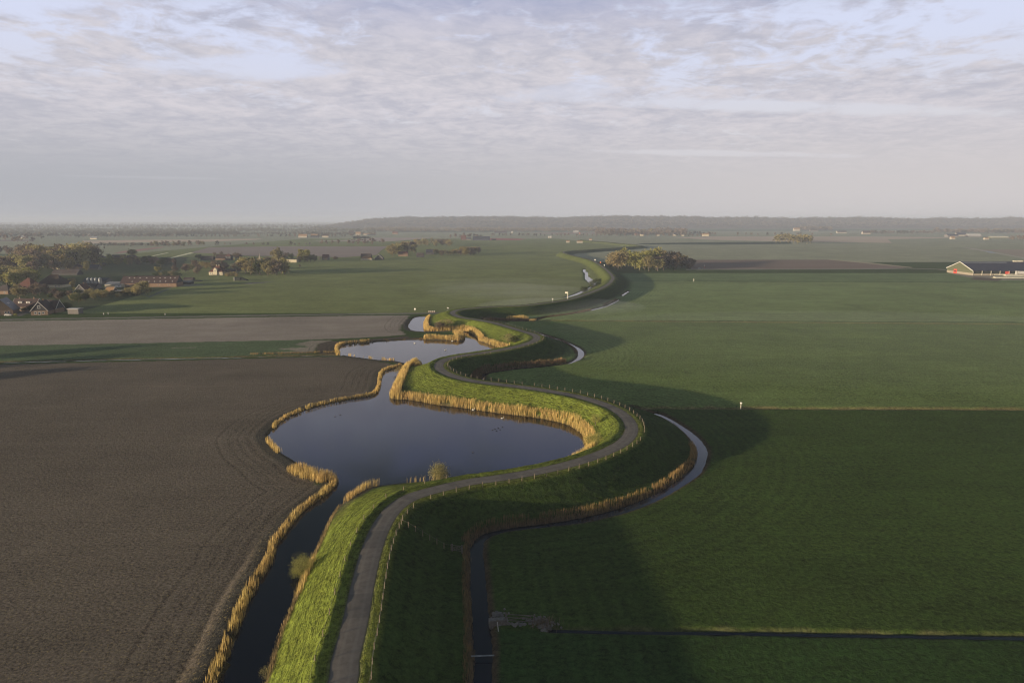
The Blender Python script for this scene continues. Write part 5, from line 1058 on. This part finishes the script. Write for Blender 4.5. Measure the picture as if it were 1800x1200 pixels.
# far farms
far = [('barn', 'long slate-blue barn in the far fields', 846, 422.5, 52, 18, 5, 7, 'navy_roof', 'navy_roof'), ('barn', 'rusty red barn beside the long slate-blue barn', 815, 421.5, 16, 12, 5, 8, 'red_roof', 'red_roof'),
 ('shed', 'low blue shed between the red and slate-blue barns', 824, 422, 14, 10, 4, 3, 'grey', 'navy_roof'), ('shed', 'small dark shed right of the slate-blue barn', 868, 422.3, 14, 8, 2.5, 1.5, 'grey', 'dark_roof'),
 ('farmhouse', 'sunlit cream farm building at the far left of the bright row', 533, 417.6, 30, 14, 6, 6, 'cream', 'tan_roof'), ('farmhouse', 'second sunlit cream building in the bright row', 553, 417.3, 24, 14, 6, 6, 'cream', 'tan_roof'),
 ('farmhouse', 'third sunlit cream building in the bright row', 573, 417.3, 22, 14, 6, 6, 'cream', 'maroon_roof'), ('barn', 'tall dark-gabled barn with white front in the far centre-left', 618, 412.5, 20, 18, 7, 10, 'cream', 'dark_roof'),
 ('farmhouse', 'brightest yellow house near the dark-gabled barn', 630, 413.8, 20, 12, 7, 7, 'cream', 'tan_roof'), ('barn', 'long low cream barn right of the brightest yellow house', 650, 413.5, 50, 12, 5, 3, 'cream', 'tan_roof'),
 ('house', 'reddish far house on the plain left of the grove', 695, 411.5, 24, 12, 5, 6, 'orange_brick', 'red_roof'), ('barn', 'long dark far barn before the dunes', 880, 409.5, 60, 16, 4, 6, 'navy_roof', 'dark_roof'),
 ('house', 'single bright cream house right of the long dark far barn', 900, 410, 8, 8, 5, 4, 'cream', 'pale_roof'), ('house', 'left one of two white cottages on the plain', 964.5, 418, 5, 6, 3, 3, 'white', 'pale_roof'), ('house', 'right one of two white cottages on the plain', 968, 418, 5, 6, 3, 3, 'white', 'pale_roof'),
 ('barn', 'grey-roofed far barn left of the orange mast', 1012, 409.3, 26, 14, 5, 5, 'grey', 'pale_roof'), ('barn', 'low straw-coloured farm building behind the dike crest', 1019, 427, 15, 9, 4, 2, 'cream', 'tan_roof'),
 ('barn', 'small straw-coloured shed left of the low farm building', 998, 426.5, 9, 7, 4, 2, 'cream', 'tan_roof'), ('shed', 'tiny straw-coloured shed right of the low farm building', 1038, 425.6, 8, 6, 3, 2, 'cream', 'tan_roof'),
 ('farmhouse', 'gleaming white farm right of the hamlet wood', 1240, 415, 24, 12, 6, 5, 'white', 'tan_roof'), ('house', 'white hamlet house with dark gable roof', 1128, 414.5, 12, 10, 5, 6, 'white', 'dark_roof'),
 ('house', 'white hamlet house near the middle of the wood edge', 1157, 414.4, 10, 10, 4, 5, 'white', 'dark_roof'), ('house', 'white hamlet house near the right of the wood edge', 1186, 414.4, 12, 10, 5, 6, 'white', 'navy_roof'), ('house', 'reddish hamlet house at the left of the wood edge', 1118, 414, 10, 9, 5, 5, 'orange_brick', 'red_roof'), ('house', 'last white hamlet house at the wood end', 1200, 414.6, 10, 9, 4, 4, 'white', 'dark_roof'),
 ('farmhouse', 'square cream farmhouse on the plain before the right dunes', 1400, 406, 34, 20, 10, 8, 'cream', 'tan_roof'), ('barn', 'dark-roofed barn in the far mound copse', 1430, 407, 42, 16, 5, 6, 'grey', 'dark_roof'),
 ('barn', 'long barn with grey roof on the far right plain', 1479, 409.5, 46, 16, 4, 7, 'cream', 'dark_roof'), ('barn', 'long cream barn with dark gable in the far right belt', 1522, 411.3, 34, 16, 5, 9, 'cream', 'maroon_roof'),
 ('barn', 'blue-roofed barn of the far right farm, front', 1672, 416.6, 40, 24, 5, 6, 'grey', 'blue_roof'), ('barn', 'blue-roofed barn of the far right farm, behind', 1688, 414.8, 38, 22, 5, 8, 'cream', 'blue_roof'), ('house', 'cream house in front of the blue-roofed barns', 1674, 420.5, 12, 10, 4, 5, 'cream', 'tan_roof'),
 ('barn', 'white-roofed barn of the far right farm', 1710, 416.2, 50, 22, 4, 7, 'grey', 'pale_roof'), ('barn', 'long pale-roofed shed right of the far right farm', 1754, 419.5, 60, 18, 4, 4, 'green', 'tarp'), ('barn', 'low straw heap barn right of the white-roofed barn', 1733, 421.3, 12, 10, 4, 3, 'cream', 'tan_roof'),
 ('house', 'white house in the hazy left distance, brightest of the row', 158, 414.8, 10, 10, 5, 5, 'white', 'pale_roof'), ('house', 'white house in the hazy left distance, right of the brightest', 193, 412.8, 14, 10, 5, 6, 'white', 'pale_roof'), ('house', 'white house in the hazy left distance, far right', 208, 412.3, 10, 10, 6, 6, 'white', 'pale_roof'),
 ('barn', 'pale barn in the hazy left distance', 166, 420.5, 22, 12, 4, 5, 'white', 'grey_roof'), ('house', 'pale house among the hazy trees at the left edge', 42, 419.5, 14, 12, 4, 7, 'white', 'grey_roof'), ('house', 'smaller pale house among the hazy trees at the left edge', 34, 419.5, 6, 8, 4, 4, 'white', 'pale_roof')]
for c_, lb, q, yy, Lr, W, hw, hr, wl, rf_ in far: house('far_' + c_, lb, q, yy, 0, Lr, W, hw, hr, {'white': 'cream', 'cream': 'far_wall'}.get(wl, wl), rf_, cat=c_)
dune_x = [1100,1119,1124,1146,1157,1167,1183,1197,1241,1300,1320,1335,1353,1358,1367,1393,1402,1483,1490,1496,1516,1527,1536,1540,1547,1551,1569,1676,1687,1693,1702,1734,1741,1766,1771,1795,870,874,908]
rh = random.Random(3); proto_h = None
for q in dune_x:
    yy = 398.6 + rh.uniform(-.5, .5); x, y = at(q, yy); sx = rh.uniform(.7, 1.5) * (1.5 if q in (1687, 1527, 1157, 1100) else 1)
    if proto_h is None:
        o = proto_h = empty('dune_villa', (x, y, 1)); wl = MB().prism([(-5, -2), (5, -2), (5, 7), (0, 12), (-5, 7)], -8, 8).build('wall', MT['far_wall'], o)
        MB().prism([(-5.8, 6.4), (0, 12.2), (5.8, 6.4), (5.8, 7.0), (0, 12.8), (-5.8, 7.0)], -8.5, 8.5).build('roof', MT['tan_roof'], o)
    else:
        o = proto_h.copy(); COL.objects.link(o)
        for ch in list(proto_h.children): c_ = ch.copy(); COL.objects.link(c_); c_.parent = o
        o.location = (x, y, 1 if q not in (1527,) else 14)
    o.scale = (sx, sx, sx * rh.uniform(.8, 1.1)); o.rotation_euler = (0, 0, rh.choice((0, 1.4, .3)))
    tag(o, 'small pale villa glinting in the sun at the foot of the dunes', 'villa', 'villas at the foot of the dunes')
for q, yy, h_, lb, mt_ in ((1019, 427, 27, 'thin lattice mast with orange top behind the dike crest', 'orange'), (1785, 399, 38, 'thin pale mast before the right dunes', 'pale_roof')):
    x, y = at(q, yy); o = tag(empty('radio_mast', (x, y, 0)), lb, 'mast')
    m = MB()
    for k in range(3): m.tube((1.2 * math.cos(k * 2.09), 1.2 * math.sin(k * 2.09), -.5), (.3 * math.cos(k * 2.09), .3 * math.sin(k * 2.09), h_), .15, .1, 4)
    for z_ in range(2, int(h_), 2):
        r_ = 1.2 - .9 * z_ / h_
        for k in range(3): m.tube((r_ * math.cos(k * 2.09), r_ * math.sin(k * 2.09), z_), (r_ * math.cos(k * 2.09 + 2.09), r_ * math.sin(k * 2.09 + 2.09), z_ + 1.4), .08, .08, 3)
    m.build('lattice', MT['metal'], o); MB().tube((0, 0, h_ - 3), (0, 0, h_ + 1), .7, .5, 8).build('antenna', MT[mt_], o)
# ---------------------------------------------------------------- fences
def road_point(px_, py_, off):          # a point beside the road centre line, found from the photograph
    x, y = at(px_, py_, 4.8); i = np.argmin((rl[:, 0] - x) ** 2 + (rl[:, 1] - y) ** 2)
    t = rl[min(i + 1, len(rl) - 1)] - rl[max(i - 1, 0)]; t /= np.linalg.norm(t); return rl[i, 0] + t[1] * off, rl[i, 1] - t[0] * off, i
pm_ = MB().tube((0, 0, -.35), (0, 0, 1.12), .085, .075, 7).mesh('post'); pm_.materials.append(MT['wood'])
def fence(label, i0, i1, off, step=3.0, hgt=1.0, posts=True, wires=(.45, .95)):
    ln = rl[min(i0, i1):max(i0, i1)]; T = np.gradient(ln, axis=0); T /= np.linalg.norm(T, axis=1)[:, None]
    P = resample(np.stack([ln[:, 0] + T[:, 1] * off, ln[:, 1] - T[:, 0] * off], 1), step); Z = ground_z(P[:, 0], P[:, 1])
    o = tag(empty('wire_fence', (P[0, 0], P[0, 1], Z[0])), label, 'fence', 'post and wire fences on the dike')
    rp = random.Random(len(P))
    for k, p in enumerate(P):
        c_ = bpy.data.objects.new('post', pm_); COL.objects.link(c_); c_.parent = o; c_.location = (p[0] - P[0, 0], p[1] - P[0, 1], Z[k] - Z[0])
        c_.rotation_euler = (rp.uniform(-.07, .07), rp.uniform(-.07, .07), 0); s_ = rp.uniform(.82, 1.08) * hgt; c_.scale = (.9, .9, s_)
    for hz_ in wires:
        m = MB()
        for k in range(len(P) - 1):
            a_ = (P[k, 0] - P[0, 0], P[k, 1] - P[0, 1], Z[k] - Z[0] + hz_ * hgt); b_ = (P[k + 1, 0] - P[0, 0], P[k + 1, 1] - P[0, 1], Z[k + 1] - Z[0] + hz_ * hgt); m.tube(a_, b_, .010, .010, 3)
        m.build('wire', MT['wire'], o)
ia = road_point(602, 1198, 0)[2]; ib = road_point(720, 875, 0)[2]; ic = road_point(1109, 752, 0)[2]; id_ = road_point(925, 681, 0)[2]; ie = road_point(777, 651, 0)[2]; if_ = road_point(944, 593, 0)[2]; ig = road_point(836, 561, 0)[2]
fence('wooden post and wire fence on the right road shoulder, nearest section', max(0, ia - 12), ib, 3.45)
fence('wooden post and wire fence on the right shoulder leading to the big bend', ib + 3, ic - 6, 3.45)
fence('wooden post and wire fence curving round the outside of the big bend', ic - 3, id_, 3.45)
fence('wooden post and wire fence on the inner side of the second bend above the shadow', id_ + 3, (ie + if_) // 2, 3.45)
fence('small posts of the fence round the upper road bend', (ie + if_) // 2 + 3, ig, 3.3, 4.0, .85)
fence('leaning posts along the crest left of the road above the narrow channel', max(0, ia - 12), ib + 14, -3.75, 5.2, .82, wires=(.85,))
# side fence down the shaded slope with its gate
a_, b_ = np.array(at(706, 931, 3.6)), np.array(at(793, 968, .3))
o = tag(empty('side_fence', (a_[0], a_[1], gz(*a_))), 'short fence running down the shaded dike slope from the road', 'fence')
n_ = 8; prev = None; mw = MB()
for k in range(n_):
    p = a_ + (b_ - a_) * k / (n_ - 1); z_ = gz(*p) - gz(*a_); c_ = bpy.data.objects.new('post', pm_); COL.objects.link(c_); c_.parent = o; c_.location = (p[0] - a_[0], p[1] - a_[1], z_); c_.scale = (1, 1, 1)
    q = (p[0] - a_[0], p[1] - a_[1], z_ + .95)
    if prev: mw.tube(prev, q, .011, .011, 3)
    prev = q
mw.build('wire', MT['wire'], o)
def field_gate(label, p, q, z_, h_, mat='plain_wood', rails=4, name='field_gate'):
    p, q = np.array(p), np.array(q); L_ = np.linalg.norm(q - p); o = tag(empty(name, (p[0], p[1], z_), math.atan2(q[1] - p[1], q[0] - p[0])), label, 'gate')
    for xx in (0, L_): MB().box(xx - .11, xx + .11, -.11, .11, -.5, h_ + .25).build('post', MT[mat], o)
    for k in range(rails): MB().box(.12, L_ - .12, -.03, .03, h_ * (.2 + .8 * k / (rails - 1)) - .05, h_ * (.2 + .8 * k / (rails - 1)) + .05).build('rail', MT[mat], o)
    MB().tube((.15, .05, h_ * .2), (L_ - .15, .05, h_), .04).build('brace', MT[mat], o); return o
p, q = at(795, 970.5, .2), at(812, 973, .2); field_gate('small dark gate at the foot of the shaded slope beside the ditch', p, q, gz(*p), 1.15)
p, q = at(889, 1091, .1), at(939.5, 1094, .1); field_gate('weathered plank gate with two long rails over the culvert in the shaded field', p, q, gz(*p), 1.25, 'plain_wood', 3)
# culvert works beside it
x, y = at(876, 1094, .3); o = tag(empty('culvert_headwall', (x, y, -.5), R(8)), 'planked headwall of the culvert beside the ditch', 'culvert')
for k in range(6): MB().box(-1.3 + k * .44, -1.3 + k * .44 + .40, -.3 + .05 * math.sin(k * 2.3), -.16 + .05 * math.sin(k * 2.3), -.6, 1.35 + .12 * math.sin(k * 4)).build('plank', MT['plain_wood'], o)
MB().box(-1.4, 1.5, -.16, .9, .1, 1.15).build('fill', MT['stone'], o); MB().box(-1.5, 1.6, -.42, -.3, .8, .98).build('waling', MT['plain_wood'], o)
rs = random.Random(9)
def stone_pile(label, cx_, cy_, n_, sp_, sx=1.0, sy=.6):
    x, y = at(cx_, cy_); m = MB()
    for k in range(n_):
        a_, r_ = rs.random() * 6.28, abs(rs.gauss(0, .5)); s_ = rs.uniform(.10, .34)
        qx, qy = math.cos(a_) * r_ * sp_ * sx, math.sin(a_) * r_ * sp_ * sy
        m.ball((qx, qy, gz(x + qx, y + qy) + s_ * .3), (s_ * rs.uniform(.8, 1.3), s_, s_ * .7), 4, 5)
    tag(link('rubble_pile', m.mesh('rubble_pile'), MT['stone']), label, 'rubble', None, 'stuff').location = (x, y, 0)
stone_pile('broken stones strewn around the headwall', 872, 1080, 60, 2.0)
stone_pile('broken stones at the right end of the plank gate', 944, 1090, 70, 1.9)
stone_pile('stones and brush where the field ditch begins', 959, 1101, 70, 1.6)
stone_pile('pale gravel below the plank gate', 910, 1097, 60, 3.2, 1.5, .25)
m = MB(); mz = np.random.RandomState(2)
xb, yb_ = at(957, 1098); X = xb + mz.randn(260) * .9; Y = yb_ + mz.randn(260) * .6
tag(blades('dead_brush', X, Y, ground_z(X, Y), .5 + .7 * mz.rand(260), np.full(260, .05), np.array((.20, .155, .10)) * (.7 + .6 * mz.rand(260, 1)), None, .6), 'tangle of dead brush at the head of the field ditch', 'brush', None, 'stuff')
p, q = at(831.5, 1152.5, .05), at(865, 1152.5, .05)
tag(MB().tube((p[0] - .3, p[1], .05), (q[0] + .3, q[1] + .1, .10), .10, .10, 8).build('ditch_pipe', MT['metal'], None), 'pale pipe lying across the straight ditch', 'pipe')
p = at(876.5, 1109, .0); tag(MB().tube((0, 0, -.4), (-.18, .05, 1.5), .06, .05, 6).build('marker_stake', MT['pale_roof'], None), 'thin pale stake standing below the headwall', 'stake').location = (p[0], p[1], gz(*p))
# ---------------------------------------------------------------- signs and small things
def sign(name, label, px_, py_, h_, bw, bh, z0=None, board='white', post='pale_roof', group=None, off=0, th=.08, pr=.07, cat='sign', by=0):
    x, y = at(px_, py_, z0 if z0 is not None else 0); o = tag(empty(name, (x, y, gz(x, y)), R(-25)), label, cat, group)
    MB().tube((0, 0, -.3), (0, 0, h_), pr, pr, 8).build('post', MT[post], o)
    MB().box(off - bw / 2, off + bw / 2, -th - pr, -pr, h_ - bh - .05, h_ - .05).build('board', MT[board], o); return o
sign('direction_sign', 'pale direction sign on a thick post beside the far creek', 998, 525, 5.0, 2.1, 1.1, 4.8, 'tarp', 'tarp', off=-.9, pr=.28)
sign('round_sign', 'small white sign left of the pale direction sign', 971.5, 530.5, 2.4, .75, .75, 4.8)
sign('finger_post', 'small finger post at the lane junction by the upper bend', 787.5, 549, 2.8, 1.4, .35, 2.0, 'pale_roof')
sign('white_box_sign', 'bright white box on a short post beside the lane', 729.5, 546.5, 1.9, 1.1, 1.0, 0)
for k, q in enumerate((754, 757.3, 760.6, 763.6)):
    x, y = at(q, 548.3); o = tag(empty('bollard', (x, y, gz(x, y))), 'short white bollard in the row of four at the lane', 'bollard', 'white bollards at the lane')
    MB().box(-.35, .35, -.2, .2, -.2, .75).build('body', MT['white'], o); MB().box(-.36, .36, -.21, .21, .18, .34).build('band', MT['red'], o)
for q, yy, lb in ((182.5, 554.8, 'left one of two white marker posts by the village lane'), (190.5, 554, 'right one of two white marker posts by the village lane'), (290.5, 555.5, 'lone white marker post with dark base on the lane')):
    x, y = at(q, yy); o = tag(empty('marker_post', (x, y, gz(x, y))), lb, 'marker post'); MB().tube((0, 0, -.2), (0, 0, .8), .16).build('base', MT['black'], o); MB().tube((0, 0, .8), (0, 0, 1.8), .26, .22).build('cap', MT['white'], o)
sign('ditch_marker', 'slim white marker with square head in the field ditch on the right', 1302, 719, 2.4, .62, .42, 0, 'white', 'tarp', pr=.11)
sign('field_marker', 'tiny yellowish post at the far ditch right of the wood', 1219.5, 494.5, 2.6, .8, .7, 0, 'tarp', 'tarp', pr=.16)
sign('warning_post', 'red and white post beside the brown strip right of the wood', 1238, 471, 3.8, .8, 1.6, 0, 'white', 'red', pr=.25)
sign('road_sign', 'white sign at the far bend of the dike, left of the road', 1046, 458.2, 2.2, 2.0, 1.5, 4.7)
sign('road_sign', 'white sign at the far bend of the dike, right of the road', 1062.3, 468.5, 2.2, 1.2, 1.2, 4.7)
sign('road_sign', 'orange warning board on the far bend of the dike', 1055.6, 461.5, 2.2, 1.6, 1.3, 4.7, 'orange', 'orange')
# parked vehicles
def car(label, px_, py_, az, mt_, van=False, s=1.0):
    x, y = at(px_, py_); o = tag(empty('parked_van' if van else 'parked_car', (x, y, gz(x, y)), R(az)), label, 'van' if van else 'car'); o.scale = (s, s, s)
    pr = [(-2.2, .35), (2.2, .35), (2.25, .8), (1.3, 1.0), (.7, 1.45), (-1.2, 1.48), (-1.9, 1.0), (-2.2, .9)] if not van else [(-2.5, .35), (2.5, .35), (2.5, 1.1), (1.8, 2.2), (-2.5, 2.3)]
    m = MB(); m.prism([(a, b) for a, b in pr], -.85, .85, 'y'); m.build('body', MT[mt_], o)
    m = MB().box(-1.0 if not van else .6, .95 if not van else 1.7, -.87, .87, 1.05, 1.36 if not van else 1.9); m.build('window', MT['glass'], o)
    for sx in (-1.4, 1.4):
        for sy in (-.8, .8): MB().tube((sx, sy - .1, .33), (sx, sy + .1, .33), .33, .33, 12).build('wheel', MT['black'], o)
car('white van parked beside the grey barn roof', 208, 505.5, 5, 'white', True)
car('white car parked in the farmyard left of the grey-boarded house', 141, 507, 0, 'white')
car('pale car parked on the lane before the brown-gabled house', 15, 555.3, 3, 'pale_roof')
car('white car on the track beside the brown strip right of the wood', 1231, 472.8, 0, 'white')
# ---------------------------------------------------------------- birds
def bird(kind, label, px_, py_, az, group=None):
    x, y = at(px_, py_, -.4); sw = kind == 'swan'; k = 1.0 if sw else .5
    o = tag(empty(kind, (x, y, -.4), R(az)), label, 'swan' if sw else 'duck', group); o.scale = (.68, .68, .68); mt_ = MT['white'] if sw else MT['black']
    m = MB().ball((0, 0, .16 * k), (.62 * k, .3 * k, .27 * k), 7, 12)
    m.tube((.42 * k, 0, .2 * k), (.66 * k, 0, .52 * k), .10 * k, .07 * k); m.tube((.66 * k, 0, .5 * k), ((.56 if sw else .7) * k, 0, (.95 if sw else .6) * k), .07 * k, .055 * k)
    hz_ = .97 * k if sw else .64 * k; hx_ = .60 * k if sw else .74 * k
    m.ball((hx_, 0, hz_), (.13 * k, .08 * k, .08 * k), 5, 8); m.tube((-.5 * k, 0, .22 * k), (-.82 * k, 0, .34 * k), .16 * k, .03 * k); m.build('body', mt_, o)
    MB().tube((hx_ + .1 * k, 0, hz_), (hx_ + .26 * k, 0, hz_ - .03 * k), .04 * k, .015 * k, 5).build('beak', MT['orange'], o)
    if sw:
        for sy in (-1, 1): MB().ball((-.12, sy * .2, .3), (.46, .1, .2), 5, 8).build('wing', mt_, o)
bird('swan', 'white swan in the middle of the upper pond', 783, 615.5, 20); bird('swan', 'white swan by the reeds at the tip of the peninsula', 795, 599.5, 180)
bird('swan', 'white swan toward the far shore of the upper pond', 729, 603.5, 170)
bird('duck', 'dark duck trailing right of the far swan on the upper pond', 741, 607, 0); bird('duck', 'left one of two dark ducks near the field shore of the large pond', 589, 732, 160)
bird('duck', 'right one of two dark ducks near the field shore of the large pond', 598, 729, 170); bird('duck', 'dark duck alone toward the near shore of the large pond', 831, 795, 0)
bird('swan', 'small white bird just off the reeds of the large pond, upper right', 883, 735.5, 10); bird('duck', 'dark duck leading the small ring of ripples on the large pond', 883, 750.5, 40)
for q, yy in ((870, 754), (876, 752.5), (873, 757), (866, 755.5), (879, 755)): bird('duck', 'dark duck in the small flock making ripples on the large pond', q, yy, 200, 'ducks in the rippling flock')
bird('swan', 'small white bird close to the reed band of the large pond', 832, 720.5, 0)
